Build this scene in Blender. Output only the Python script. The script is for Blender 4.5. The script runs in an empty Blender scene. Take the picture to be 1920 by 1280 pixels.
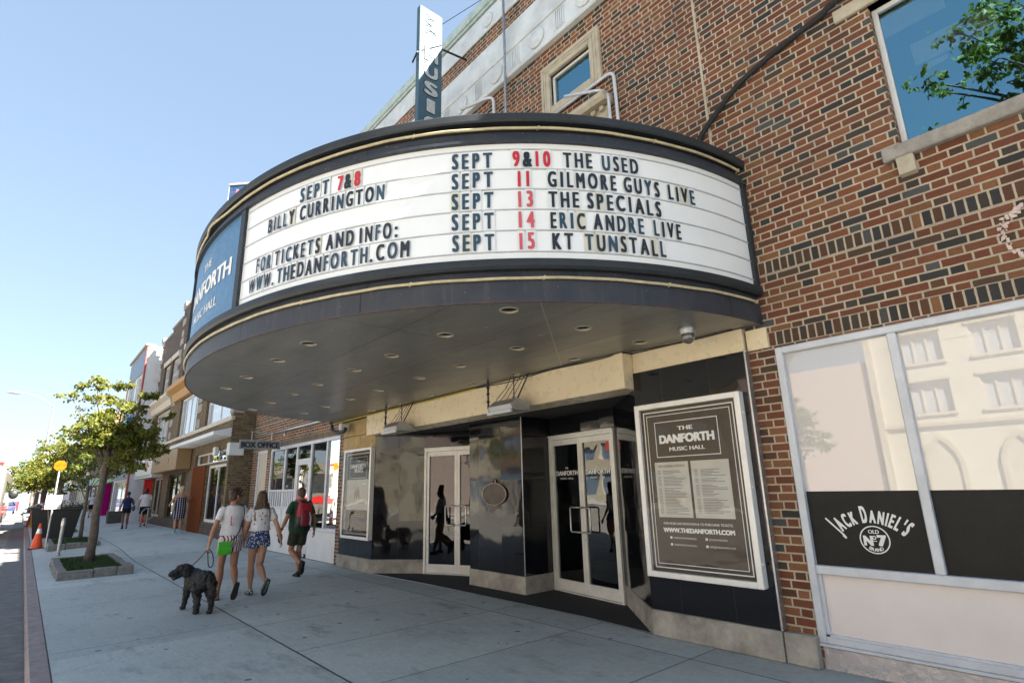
import bpy, bmesh, math, random
import numpy as np
from mathutils import Vector, Matrix, noise
R = math.radians
random.seed(7)
S = bpy.context.scene
COL = S.collection

# ------------------------------------------------------------------ camera
cd = bpy.data.cameras.new('camera'); cam = bpy.data.objects.new('camera', cd); COL.objects.link(cam)
def _cam_matrix(yaw, pitch, roll):
    f = Vector((math.sin(yaw)*math.cos(pitch), math.cos(yaw)*math.cos(pitch), math.sin(pitch)))
    r = Vector((math.cos(yaw), -math.sin(yaw), 0)); u = r.cross(f)
    c, s = math.cos(roll), math.sin(roll)
    r2 = c*r + s*u; u2 = -s*r + c*u
    return Matrix(((r2.x, u2.x, -f.x), (r2.y, u2.y, -f.y), (r2.z, u2.z, -f.z))).to_4x4()
cam.matrix_world = Matrix.Translation((0, 0, 1.65)) @ _cam_matrix(.717098985, .258399812, -.0258319112)
cd.sensor_width = 36; cd.lens = 1024.478/1920*36; cd.clip_start = .05; cd.clip_end = 4000
S.camera = cam

# ------------------------------------------------------------------ sky, sun, exposure
SUN_EL, SUN_OFF = R(44.4), R(30)          # sun behind the camera, over the roof of the hall
sun_dir = Vector((math.sin(SUN_OFF)*math.cos(SUN_EL), -math.cos(SUN_OFF)*math.cos(SUN_EL), math.sin(SUN_EL)))
w = bpy.data.worlds.new('World'); S.world = w; w.use_nodes = True
nt = w.node_tree; nt.nodes.clear()
sky = nt.nodes.new('ShaderNodeTexSky'); sky.sky_type = 'NISHITA'; sky.sun_disc = False
sky.sun_elevation = SUN_EL; sky.sun_rotation = R(150); sky.air_density = 1.0; sky.dust_density = .12; sky.ozone_density = 1.6
bg = nt.nodes.new('ShaderNodeBackground'); bg.inputs[1].default_value = .066
wo = nt.nodes.new('ShaderNodeOutputWorld')
tint = nt.nodes.new('ShaderNodeMix'); tint.data_type = 'RGBA'; tint.blend_type = 'MULTIPLY'; tint.inputs[0].default_value = 1; tint.inputs[7].default_value = (.86, .975, 1.10, 1)
soft = nt.nodes.new('ShaderNodeGamma'); soft.inputs[1].default_value = .42      # hazier, more even summer sky
nt.links.new(sky.outputs[0], soft.inputs[0]); nt.links.new(soft.outputs[0], tint.inputs[6]); nt.links.new(tint.outputs[2], bg.inputs[0]); nt.links.new(bg.outputs[0], wo.inputs[0])
sl = bpy.data.lights.new('sun', 'SUN'); sl.energy = 5.0; sl.angle = R(.5); sl.color = (1, .92, .80)
so = bpy.data.objects.new('sun', sl); COL.objects.link(so); so.location = (6, -20, 40)
so.rotation_euler = sun_dir.to_track_quat('Z', 'Y').to_euler()
S.view_settings.view_transform = 'Standard'; S.view_settings.look = 'None'
S.view_settings.exposure = 3.05; S.view_settings.gamma = 1
S.render.engine = 'CYCLES'
S.cycles.max_bounces = 6; S.cycles.diffuse_bounces = 3; S.cycles.glossy_bounces = 4; S.cycles.transparent_max_bounces = 8
S.cycles.sample_clamp_indirect = 6; S.cycles.caustics_reflective = False; S.cycles.caustics_refractive = False
S.cycles.use_denoising = True

# ------------------------------------------------------------------ helpers
def new_obj(name, me, parent=None):
    o = bpy.data.objects.new(name, me); COL.objects.link(o)
    if parent:
        o.parent = parent
        root = parent
        while root.parent: root = root.parent
        if parent == root: o.matrix_parent_inverse = Matrix.Translation(-Vector(root.location))
    return o
def tag(o, label, cat, group=None):
    o['label'] = label; o['category'] = cat
    if group: o['group'] = group
    return o
def thing(name, label, cat, loc, group=None):
    o = bpy.data.objects.new(name, None); COL.objects.link(o); o.location = loc
    o.empty_display_size = .2
    return tag(o, label, cat, group)
def copy_tree(o, loc, label=None, rz=0, parent=None):
    c = o.copy(); COL.objects.link(c)
    if parent: c.parent = parent
    else:
        c.location = loc; c.rotation_euler = (0, 0, rz)
        if label: c['label'] = label
    for ch in o.children: copy_tree(ch, None, None, 0, c)
    return c

class MB:
    """collects shapes, builds one mesh object"""
    def __init__(self): self.bm = bmesh.new(); self.mi = 0
    def _f(self, vs):
        try:
            f = self.bm.faces.new(vs); f.material_index = self.mi; return f
        except ValueError: return None
    def poly(self, pts):
        return self._f([self.bm.verts.new(p) for p in pts])
    def box(self, x0, x1, y0, y1, z0, z1, bev=0):
        if bev:
            b = bmesh.new(); 
            v = [b.verts.new((x, y, z)) for x in (x0, x1) for y in (y0, y1) for z in (z0, z1)]
            for q in ((0,1,3,2),(4,6,7,5),(0,4,5,1),(2,3,7,6),(0,2,6,4),(1,5,7,3)): b.faces.new([v[i] for i in q])
            bmesh.ops.recalc_face_normals(b, faces=b.faces)
            bmesh.ops.bevel(b, geom=list(b.edges), offset=bev, segments=1, affect='EDGES', profile=.5)
            self.merge(b); b.free()
        else:
            v = [self.bm.verts.new((x, y, z)) for x in (x0, x1) for y in (y0, y1) for z in (z0, z1)]
            for q in ((0,1,3,2),(4,6,7,5),(0,4,5,1),(2,3,7,6),(0,2,6,4),(1,5,7,3)): self._f([v[i] for i in q])
        return self
    def merge(self, b, M=None):
        m = {}
        for v in b.verts: m[v] = self.bm.verts.new(M @ v.co if M else v.co)
        for f in b.faces: self._f([m[v] for v in f.verts])
    def prism(self, pts, d):
        """closed polygon pts (3d) pushed along d"""
        d = Vector(d); a = [self.bm.verts.new(p) for p in pts]; b = [self.bm.verts.new(Vector(p)+d) for p in pts]
        n = len(a); self._f(a[::-1]); self._f(b)
        for i in range(n): self._f([a[i], a[(i+1) % n], b[(i+1) % n], b[i]])
        return self
    def bar(self, p, q, wx, wy=None, up=(0, 0, 1)):
        p, q = Vector(p), Vector(q); wy = wy or wx; t = (q-p).normalized(); u = Vector(up)
        if abs(t.dot(u)) > .97: u = Vector((1, 0, 0))
        s = t.cross(u).normalized(); u = s.cross(t)
        self.prism([p+s*wx/2*a+u*wy/2*b for a, b in ((-1,-1),(1,-1),(1,1),(-1,1))], q-p); return self
    def loft(self, rings, cap=True, close=False):
        vs = [[self.bm.verts.new(p) for p in r] for r in rings]; n = len(vs[0])
        for a, b in zip(vs[:-1], vs[1:]):
            for i in range(n): self._f([a[i], a[(i+1) % n], b[(i+1) % n], b[i]])
        if cap: self._f(vs[0][::-1]); self._f(vs[-1])
        return self
    def tube(self, pts, r, n=8, cap=True, flat=None):
        pts = [Vector(p) for p in pts]; rr = r if isinstance(r, list) else [r]*len(pts)
        rings = []; prev = None
        for i, p in enumerate(pts):
            t = (pts[min(i+1, len(pts)-1)]-pts[max(i-1, 0)])
            t = t.normalized() if t.length > 1e-9 else Vector((0, 0, 1))
            if prev is None:
                a = Vector((0, 0, 1)) if abs(t.z) < .9 else Vector((1, 0, 0))
                s = t.cross(a).normalized()
            else:
                s = prev-t*prev.dot(t); s = s.normalized() if s.length > 1e-6 else t.orthogonal().normalized()
            prev = s; u = t.cross(s)
            rx, ry = rr[i] if isinstance(rr[i], (list, tuple)) else (rr[i], rr[i])
            rings.append([p+s*rx*math.cos(2*math.pi*k/n)+u*ry*math.sin(2*math.pi*k/n) for k in range(n)])
        return self.loft(rings, cap)
    def lathe(self, prof, c=(0, 0, 0), n=20, axis='Z', cap=True):
        c = Vector(c); rings = []
        for r, h in prof:
            ring = []
            for k in range(n):
                a = 2*math.pi*k/n; x, y = r*math.cos(a), r*math.sin(a)
                ring.append(c+(Vector((x, y, h)) if axis == 'Z' else Vector((h, x, y)) if axis == 'X' else Vector((x, h, y))))
            rings.append(ring)
        return self.loft(rings, cap)
    def ell(self, c, r, rot=None, n=14, m=9):
        c = Vector(c); rings = []
        for i in range(m+1):
            a = -math.pi/2+math.pi*(i+.0)/m; a = max(-1.5, min(1.5, a))
            ring = []
            for k in range(n):
                b = 2*math.pi*k/n
                v = Vector((r[0]*math.cos(a)*math.cos(b), r[1]*math.cos(a)*math.sin(b), r[2]*math.sin(a)))
                if rot: v = rot @ v
                ring.append(c+v)
            rings.append(ring)
        return self.loft(rings)
    def build(self, name, mats, parent=None, smooth=False, recalc=True, angle=None):
        bm = self.bm
        if recalc: bmesh.ops.recalc_face_normals(bm, faces=bm.faces)
        me = bpy.data.meshes.new(name); bm.to_mesh(me); bm.free()
        for m in (mats if isinstance(mats, (list, tuple)) else [mats]): me.materials.append(m)
        if smooth:
            for p in me.polygons: p.use_smooth = True
            if angle: 
                try: me.set_sharp_from_angle(angle=R(angle))
                except Exception: pass
        return new_obj(name, me, parent)

def struct(o): o['kind'] = 'structure'; return o

def wall_holes(mb, y0, y1, z0, z1, holes, x, depth):
    """front face of a wall in the plane X = x (facing -X) with rectangular holes and their reveals"""
    ys = sorted({y0, y1, *[h[0] for h in holes], *[h[1] for h in holes]}); zs = sorted({z0, z1, *[h[2] for h in holes], *[h[3] for h in holes]})
    ys = [v for v in ys if y0 <= v <= y1]; zs = [v for v in zs if z0 <= v <= z1]
    for a, b in zip(ys[:-1], ys[1:]):
        for c, d in zip(zs[:-1], zs[1:]):
            m, n = (a+b)/2, (c+d)/2
            if any(h[0] < m < h[1] and h[2] < n < h[3] for h in holes): continue
            mb.poly([(x, b, c), (x, a, c), (x, a, d), (x, b, d)])
    for h in holes:
        a, b, c, d = h[:4]; X = x+depth
        mb.poly([(x, a, c), (X, a, c), (X, a, d), (x, a, d)]); mb.poly([(x, b, c), (x, b, d), (X, b, d), (X, b, c)])
        mb.poly([(x, a, d), (X, a, d), (X, b, d), (x, b, d)]); mb.poly([(x, a, c), (x, b, c), (X, b, c), (X, a, c)])

# lettering: the built-in font, turned to outlines, squeezed and thickened, then filled
_tc = {}
def _outlines(s, kx, res, shear, space):
    c = bpy.data.curves.new('t', 'FONT'); c.body = s; c.resolution_u = res; c.shear = shear; c.space_character = space
    o = bpy.data.objects.new('t', c); COL.objects.link(o)
    bpy.context.view_layer.update(); dg = bpy.context.evaluated_depsgraph_get(); oe = o.evaluated_get(dg)
    cu = oe.to_curve(dg); loops = []; cap = .729
    for sp in cu.splines:
        P = sp.bezier_points; n = len(P); L = []
        for i in range(n):
            p, q = P[i], P[(i+1) % n]; a, b, cc, d = (np.array(v[:2]) for v in (p.co, p.handle_right, q.handle_left, q.co))
            straight = p.handle_right_type == 'VECTOR' and q.handle_left_type == 'VECTOR' or abs(np.cross(b-a, d-a))+abs(np.cross(cc-a, d-a)) < 1e-5
            k = 1 if straight else res+1
            for j in range(k):
                t = j/k; L.append(a*(1-t)**3+3*b*t*(1-t)**2+3*cc*t*t*(1-t)+d*t**3)
        L = np.array(L)/cap; L[:, 0] *= kx; loops.append(L)
    # plain fill
    oe.to_mesh_clear()
    me = bpy.data.meshes.new_from_object(oe)
    V = np.array([v.co[:2] for v in me.vertices]).reshape(-1, 2)/cap
    if len(V): V[:, 0] *= kx
    F = [tuple(p.vertices) for p in me.polygons]
    bpy.data.objects.remove(o); bpy.data.curves.remove(c); bpy.data.meshes.remove(me)
    return loops, V, F
def _contour(f, x0, y0, h):
    """filled region f > 0 of a grid as polygons (marching squares, whole cells joined along each row)"""
    ny, nx = f.shape; vid = {}; V = []; F = []
    def v(key, x, y):
        if key not in vid: vid[key] = len(V); V.append((x0+x*h, y0+y*h))
        return vid[key]
    ins = f > 0; full = ins[:-1, :-1] & ins[1:, :-1] & ins[:-1, 1:] & ins[1:, 1:]; anyc = ins[:-1, :-1] | ins[1:, :-1] | ins[:-1, 1:] | ins[1:, 1:]
    for j in range(ny-1):
        i = 0
        while i < nx-1:
            if full[j, i]:
                k = i
                while k < nx-1 and full[j, k]: k += 1
                F.append((v((i, j), i, j), v((k, j), k, j), v((k, j+1), k, j+1), v((i, j+1), i, j+1))); i = k; continue
            if anyc[j, i]:
                cs = [(i, j), (i+1, j), (i+1, j+1), (i, j+1)]; poly = []
                for a, b in zip(cs, cs[1:]+cs[:1]):
                    fa, fb = f[a[1], a[0]], f[b[1], b[0]]
                    if fa > 0: poly.append(v(a, *a))
                    if (fa > 0) != (fb > 0):
                        t = fa/(fa-fb); poly.append(v((min(a, b), max(a, b)), a[0]+(b[0]-a[0])*t, a[1]+(b[1]-a[1])*t))
                if len(poly) >= 3: F.append(tuple(poly))
            i += 1
    return np.array(V).reshape(-1, 2), F
def text_mesh(s, kx=1., bold=0., res=3, shear=0., space=1.):
    """2-D faces of a line of text with cap height 1, starting at x = 0; returns verts (n,2), faces, width"""
    key = (s, kx, bold, res, shear, space)
    if key in _tc: return _tc[key]
    loops, V, F = _outlines(s, kx, res, shear, space)
    if bold >= .02 and loops:
        N = 46 if len(s) <= 2 else 26; h = 1/N; k = max(1, int(round(bold*N))); ex = bold*N-k
        A = np.concatenate(loops); B = np.concatenate([np.roll(L, -1, 0) for L in loops])
        x0, y0 = A.min(0)-(k+2)*h; x1, y1 = A.max(0)+(k+2)*h; nx, ny = int((x1-x0)/h)+2, int((y1-y0)/h)+2
        X = x0+h*np.arange(nx); Y = y0+h*np.arange(ny); f = np.full((ny, nx), -9.)
        ab = B-A; l2 = (ab**2).sum(1)+1e-12
        for j, y in enumerate(Y):
            near = (np.minimum(A[:, 1], B[:, 1]) < y+.2) & (np.maximum(A[:, 1], B[:, 1]) > y-.2)
            if not near.any(): continue
            a, d, l = A[near], ab[near], l2[near]
            t = np.clip(((X[:, None]-a[:, 0])*d[:, 0]+(y-a[:, 1])*d[:, 1])/l, 0, 1)
            D = np.sqrt(((a[:, 0]+t*d[:, 0]-X[:, None])**2+(a[:, 1]+t*d[:, 1]-y)**2).min(1))
            cr = (A[:, 1] > y) != (B[:, 1] > y); xi = A[cr, 0]+(y-A[cr, 1])/(B[cr, 1]-A[cr, 1])*(B[cr, 0]-A[cr, 0])
            inside = ((xi[None, :] > X[:, None]).sum(1) % 2) == 1
            f[j] = np.where(inside, D, -D)
        g = f.copy()
        for d in range(-k, k+1):
            sh = np.roll(f, d, 1); g = np.maximum(g, sh)
        f = g.copy()
        kv = max(0, k-1)
        for d in range(-kv, kv+1): g = np.maximum(g, np.roll(f, d, 0))
        g = g+ex*h
        V, F = _contour(g, x0, y0, h)
        V = V.copy(); V[:, 1] = V[:, 1]/(1+2*kv*h)+kv*h*.8
    if len(V):
        V = V.copy(); xm = V[:, 0].min(); V[:, 0] -= xm; wd = V[:, 0].max()
    else: wd = 0
    _tc[key] = (V, F, wd); return _tc[key]
def put_text(mb, s, fn, h, width=None, kx=1., bold=.03, align='c', res=3, space=1., shear=0.):
    """fn(u, v) -> 3-D point. text centred at u = 0 (or from/to it); width stretches the line to that many metres"""
    V, F, wd = text_mesh(s, kx, bold, res, shear, space)
    sx = (width/wd) if width else h
    W = wd*sx; off = {'c': -W/2, 'l': 0, 'r': -W}[align]
    vs = [mb.bm.verts.new(fn(x*sx+off, y*h)) for x, y in V]
    for f in F: mb._f([vs[i] for i in f])
    return W

def ground_h(x, y):
    t = min(1, max(0, (y-17.5)/4.5)); t = t*t*(3-2*t)
    return .28*t*min(1, max(0, (x-.3)/4.6))

# ------------------------------------------------------------------ materials
class NT:
    def __init__(self, name):
        self.m = bpy.data.materials.new(name); self.m.use_nodes = True; self.t = self.m.node_tree; self.t.nodes.clear()
        self.out = self.n('ShaderNodeOutputMaterial'); self._p = None
    def n(self, typ, **kw):
        nd = self.t.nodes.new(typ)
        for k, v in kw.items(): setattr(nd, k, v)
        return nd
    def set(self, sock, v):
        if v is None: return
        if isinstance(v, bpy.types.NodeSocket): self.t.links.new(v, sock)
        elif isinstance(v, (tuple, list)) and len(v) == 3 and sock.type == 'RGBA': sock.default_value = (*v, 1)
        else: sock.default_value = v
    def math(self, op, a, b=None, c=None, clamp=False):
        nd = self.n('ShaderNodeMath', operation=op, use_clamp=clamp)
        for i, v in enumerate((a, b, c)):
            if v is not None: self.set(nd.inputs[i], v)
        return nd.outputs[0]
    def pos(self):
        if self._p is None:
            g = self.n('ShaderNodeNewGeometry'); s = self.n('ShaderNodeSeparateXYZ'); self.t.links.new(g.outputs['Position'], s.inputs[0])
            self._p = (g.outputs['Position'], s.outputs[0], s.outputs[1], s.outputs[2], g)
        return self._p
    def noise(self, scale, detail=4, rough=.6, vec=None, dist=0):
        nd = self.n('ShaderNodeTexNoise'); self.set(nd.inputs['Vector'], vec if vec is not None else self.pos()[0])
        nd.inputs['Scale'].default_value = scale; nd.inputs['Detail'].default_value = detail; nd.inputs['Roughness'].default_value = rough
        nd.inputs['Distortion'].default_value = dist
        return nd.outputs['Fac']
    def vscale(self, s, vec=None):
        nd = self.n('ShaderNodeVectorMath', operation='MULTIPLY'); self.set(nd.inputs[0], vec if vec is not None else self.pos()[0]); nd.inputs[1].default_value = s
        return nd.outputs[0]
    def comb(self, x, y, z=0.):
        nd = self.n('ShaderNodeCombineXYZ')
        for i, v in enumerate((x, y, z)): self.set(nd.inputs[i], v)
        return nd.outputs[0]
    def ramp(self, f, stops, interp='LINEAR'):
        nd = self.n('ShaderNodeValToRGB'); self.set(nd.inputs[0], f); r = nd.color_ramp; r.interpolation = interp
        while len(r.elements) < len(stops): r.elements.new(.5)
        for e, (p, c) in zip(r.elements, stops): e.position = p; e.color = (*c, 1) if len(c) == 3 else c
        return nd.outputs[0]
    def mix(self, f, a, b, blend='MIX'):
        nd = self.n('ShaderNodeMix', data_type='RGBA', blend_type=blend)
        self.set(nd.inputs[0], f); self.set(nd.inputs[6], a); self.set(nd.inputs[7], b); return nd.outputs[2]
    def mapr(self, v, a, b, c=0., d=1.):
        nd = self.n('ShaderNodeMapRange'); self.set(nd.inputs[0], v)
        for i, x in enumerate((a, b, c, d)): nd.inputs[i+1].default_value = x
        return nd.outputs[0]
    def bump(self, h, dist=.01, strength=1., nrm=None):
        nd = self.n('ShaderNodeBump'); nd.inputs['Strength'].default_value = strength; nd.inputs['Distance'].default_value = dist
        self.set(nd.inputs['Height'], h)
        if nrm is not None: self.set(nd.inputs['Normal'], nrm)
        return nd.outputs[0]
    def bsdf(self, color, rough=.6, metal=0., spec=.5, nrm=None, coat=0., coat_r=.03, **kw):
        b = self.n('ShaderNodeBsdfPrincipled'); self.set(b.inputs['Base Color'], color); self.set(b.inputs['Roughness'], rough)
        self.set(b.inputs['Metallic'], metal); b.inputs['Specular IOR Level'].default_value = spec
        b.inputs['Coat Weight'].default_value = coat; b.inputs['Coat Roughness'].default_value = coat_r
        if nrm is not None: self.set(b.inputs['Normal'], nrm)
        for k, v in kw.items(): self.set(b.inputs[k], v)
        return b.outputs[0]
    def done(self, sh): self.t.links.new(sh, self.out.inputs[0]); return self.m

def paint(name, c, rough=.5, metal=0., dirt=.25, scale=6., bump=.0008, spec=.5, coat=0., var=None):
    """painted or plain surface with soft dirt and slight unevenness"""
    T = NT(name); a = T.noise(scale, 5, .65); b = T.noise(scale*7, 3, .6)
    dk = tuple(x*(1-dirt) for x in c) if var is None else var
    col = T.mix(T.mapr(a, .35, .7), c, dk)
    r = T.mapr(b, .3, .7, max(0, rough-.08), min(1, rough+.1))
    return T.done(T.bsdf(col, r, metal, spec, T.bump(b, bump) if bump else None, coat))

def brick(name, cols, mortar, L=.335, H=.08, soldier=(), mj=.0082, dark=None, vary=1.):
    """stretcher and header bond laid out in metres on the wall; soldier = list of (bottom, top) heights"""
    T = NT(name); P, px, py, pz, g = T.pos()
    sn = T.n('ShaderNodeSeparateXYZ'); T.t.links.new(g.outputs['True Normal'], sn.inputs[0])
    side = T.math('GREATER_THAN', T.math('ABSOLUTE', sn.outputs[1]), .7)
    u = T.math('ADD', T.math('MULTIPLY', py, T.math('SUBTRACT', 1., side)), T.math('MULTIPLY', px, side))
    wob = T.math('MULTIPLY', T.math('SUBTRACT', T.noise(9, 2), .5), .006)
    u = T.math('ADD', u, wob); v = T.math('ADD', pz, wob)
    row = T.math('FLOOR', T.math('DIVIDE', v, H)); fv = T.math('MULTIPLY', T.math('FRACT', T.math('DIVIDE', v, H)), H)
    sh = T.math('ADD', T.math('MULTIPLY', T.math('MODULO', T.math('ABSOLUTE', row), 2.), .5), T.math('MULTIPLY', T.math('FRACT', T.math('MULTIPLY', row, .37)), .06))
    uu = T.math('ADD', T.math('DIVIDE', u, L), sh); cell = T.math('FLOOR', uu); f = T.math('FRACT', uu)
    sub = T.math('GREATER_THAN', f, .66)
    d0 = T.math('MINIMUM', f, T.math('ABSOLUTE', T.math('SUBTRACT', .66, f))); d1 = T.math('MINIMUM', d0, T.math('SUBTRACT', 1., f))
    du = T.math('MULTIPLY', d1, L); dv = T.math('MINIMUM', fv, T.math('SUBTRACT', H, fv))
    ident = T.comb(T.math('ADD', T.math('MULTIPLY', cell, 2.), sub), row, side)
    band = None
    if soldier:
        for a, b in soldier:
            q = T.math('MULTIPLY', T.math('GREATER_THAN', v, a), T.math('LESS_THAN', v, b))
            e = T.math('MINIMUM', T.math('SUBTRACT', v, a), T.math('SUBTRACT', b, v))
            if band is None: band, be = q, T.math('MULTIPLY', e, q)
            else: band = T.math('MAXIMUM', band, q); be = T.math('ADD', be, T.math('MULTIPLY', e, q))
        su = T.math('DIVIDE', u, .078); sf = T.math('FRACT', su)
        sd = T.math('MULTIPLY', T.math('MINIMUM', sf, T.math('SUBTRACT', 1., sf)), .078)
        inv = T.math('SUBTRACT', 1., band)
        du = T.math('ADD', T.math('MULTIPLY', du, inv), T.math('MULTIPLY', sd, band))
        dv = T.math('ADD', T.math('MULTIPLY', dv, inv), be)
        sid = T.comb(T.math('FLOOR', su), 77., side)
        mx = T.n('ShaderNodeMix', data_type='VECTOR'); T.set(mx.inputs[0], band); T.set(mx.inputs[4], ident); T.set(mx.inputs[5], sid); ident = mx.outputs[1]
    d = T.math('MINIMUM', du, dv)
    rough_edge = T.math('MULTIPLY', T.math('SUBTRACT', T.noise(70, 2), .5), .005)
    d = T.math('ADD', d, rough_edge)
    face = T.mapr(d, mj-.0015, mj+.002)
    wn = T.n('ShaderNodeTexWhiteNoise'); T.set(wn.inputs['Vector'], ident)
    rnd = wn.outputs['Value']
    if band is not None and dark: rnd2 = T.mapr(rnd, 0, 1, dark, 1.0); mxf = T.n('ShaderNodeMix', data_type='FLOAT'); T.set(mxf.inputs[0], band); T.set(mxf.inputs[2], rnd); T.set(mxf.inputs[3], rnd2); rnd = mxf.outputs[0]
    bc = T.ramp(rnd, cols, 'CONSTANT')
    wc = T.n('ShaderNodeHueSaturation'); T.set(wc.inputs['Value'], T.mapr(wn.outputs['Color'], 0, 1, 1-.22*vary, 1+.22*vary)); T.set(wc.inputs['Color'], bc)
    n2 = T.noise(60, 5, .75); bc = T.mix(T.mapr(n2, .3, .75), wc.outputs[0], T.mix(.5, wc.outputs[0], (.03, .022, .018)))
    mc = T.mix(T.mapr(T.noise(5, 4), .3, .7), mortar, tuple(x*.72 for x in mortar))
    col = T.mix(face, mc, bc)
    grime = T.mapr(T.noise(.9, 5, .6), .35, .75, 0, .34); col = T.mix(grime, col, (.045, .036, .032))
    run = T.mapr(T.noise(2.2, 5, .65, T.vscale((1.6, 1.6, .13))), .55, .8, 0, .42); col = T.mix(run, col, (.04, .034, .03))
    pale = T.mapr(T.noise(1.7, 5, .7), .62, .78, 0, .22); col = T.mix(pale, col, (.42, .36, .30))
    hgt = T.math('ADD', T.mapr(d, mj-.003, mj+.004), T.math('MULTIPLY', n2, .35))
    return T.done(T.bsdf(col, .82, 0, .3, T.bump(hgt, .007, .9)))

def glassy(name, base, rough=.02, ior=1.5, coat=1., wav=.0, dirt=0.):
    T = NT(name); nrm = T.bump(T.noise(1.3, 2), wav) if wav else None
    col = base
    if dirt: col = T.mix(T.mapr(T.noise(3, 5), .4, .8, 0, dirt), base, (.3, .28, .25))
    b = T.bsdf(col, rough, 0, .5, nrm, coat, .01, **{'Coat IOR': ior})
    return T.done(b)

def pane(name, refl=1.9, tint=(.35, .38, .4), wav=.004, gcol=(1, 1, 1)):
    """window pane: mirror-like by angle, dimly see-through otherwise"""
    T = NT(name); nrm = T.bump(T.noise(1.1, 2), wav) if wav else None
    fr = T.n('ShaderNodeFresnel'); fr.inputs[0].default_value = refl
    tr = T.n('ShaderNodeBsdfTransparent'); tr.inputs[0].default_value = (*tint, 1)
    gl = T.n('ShaderNodeBsdfGlossy'); gl.inputs['Roughness'].default_value = .01; gl.inputs[0].default_value = (*gcol, 1)
    if nrm is not None: T.set(gl.inputs['Normal'], nrm); T.set(fr.inputs['Normal'], nrm)
    mx = T.n('ShaderNodeMixShader'); T.t.links.new(fr.outputs[0], mx.inputs[0]); T.t.links.new(tr.outputs[0], mx.inputs[1]); T.t.links.new(gl.outputs[0], mx.inputs[2])
    return T.done(mx.outputs[0])

def granite(name):
    T = NT(name); P, px, py, pz, g = T.pos()
    sp = T.noise(240, 2, .7); col = T.mix(T.mapr(sp, .55, .75), (.006, .006, .008), (.03, .03, .034))
    # slab joints: one every .74 m up and .62 m along
    fz = T.math('FRACT', T.math('DIVIDE', T.math('SUBTRACT', pz, .27), .74)); fy = T.math('FRACT', T.math('DIVIDE', py, .62))
    jz = T.math('LESS_THAN', T.math('MULTIPLY', fz, .74), .004); jy = T.math('LESS_THAN', T.math('MULTIPLY', fy, .62), .004)
    j = T.math('MAXIMUM', jz, jy); smear = T.noise(3.5, 5, .65)
    col = T.mix(j, col, (.05, .048, .045))
    # slight tilt of each slab makes reflections break at joints
    idv = T.comb(T.math('FLOOR', T.math('DIVIDE', py, .62)), T.math('FLOOR', T.math('DIVIDE', T.math('SUBTRACT', pz, .27), .74)))
    wn = T.n('ShaderNodeTexWhiteNoise'); T.set(wn.inputs['Vector'], idv)
    tl = T.n('ShaderNodeVectorMath', operation='SUBTRACT'); T.set(tl.inputs[0], wn.outputs['Color']); tl.inputs[1].default_value = (.5, .5, .5)
    ts = T.n('ShaderNodeVectorMath', operation='SCALE'); T.set(ts.inputs[0], tl.outputs[0]); ts.inputs['Scale'].default_value = .02
    nn = T.n('ShaderNodeVectorMath', operation='ADD'); T.set(nn.inputs[0], ts.outputs[0]); T.t.links.new(g.outputs['Normal'], nn.inputs[1])
    nb = T.bump(T.noise(1.6, 2), .006, 1., nn.outputs[0])
    return T.done(T.bsdf(col, T.mapr(smear, .3, .8, .03, .12), 0, .5, nb, 0, **{'IOR': 1.5}))

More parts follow.
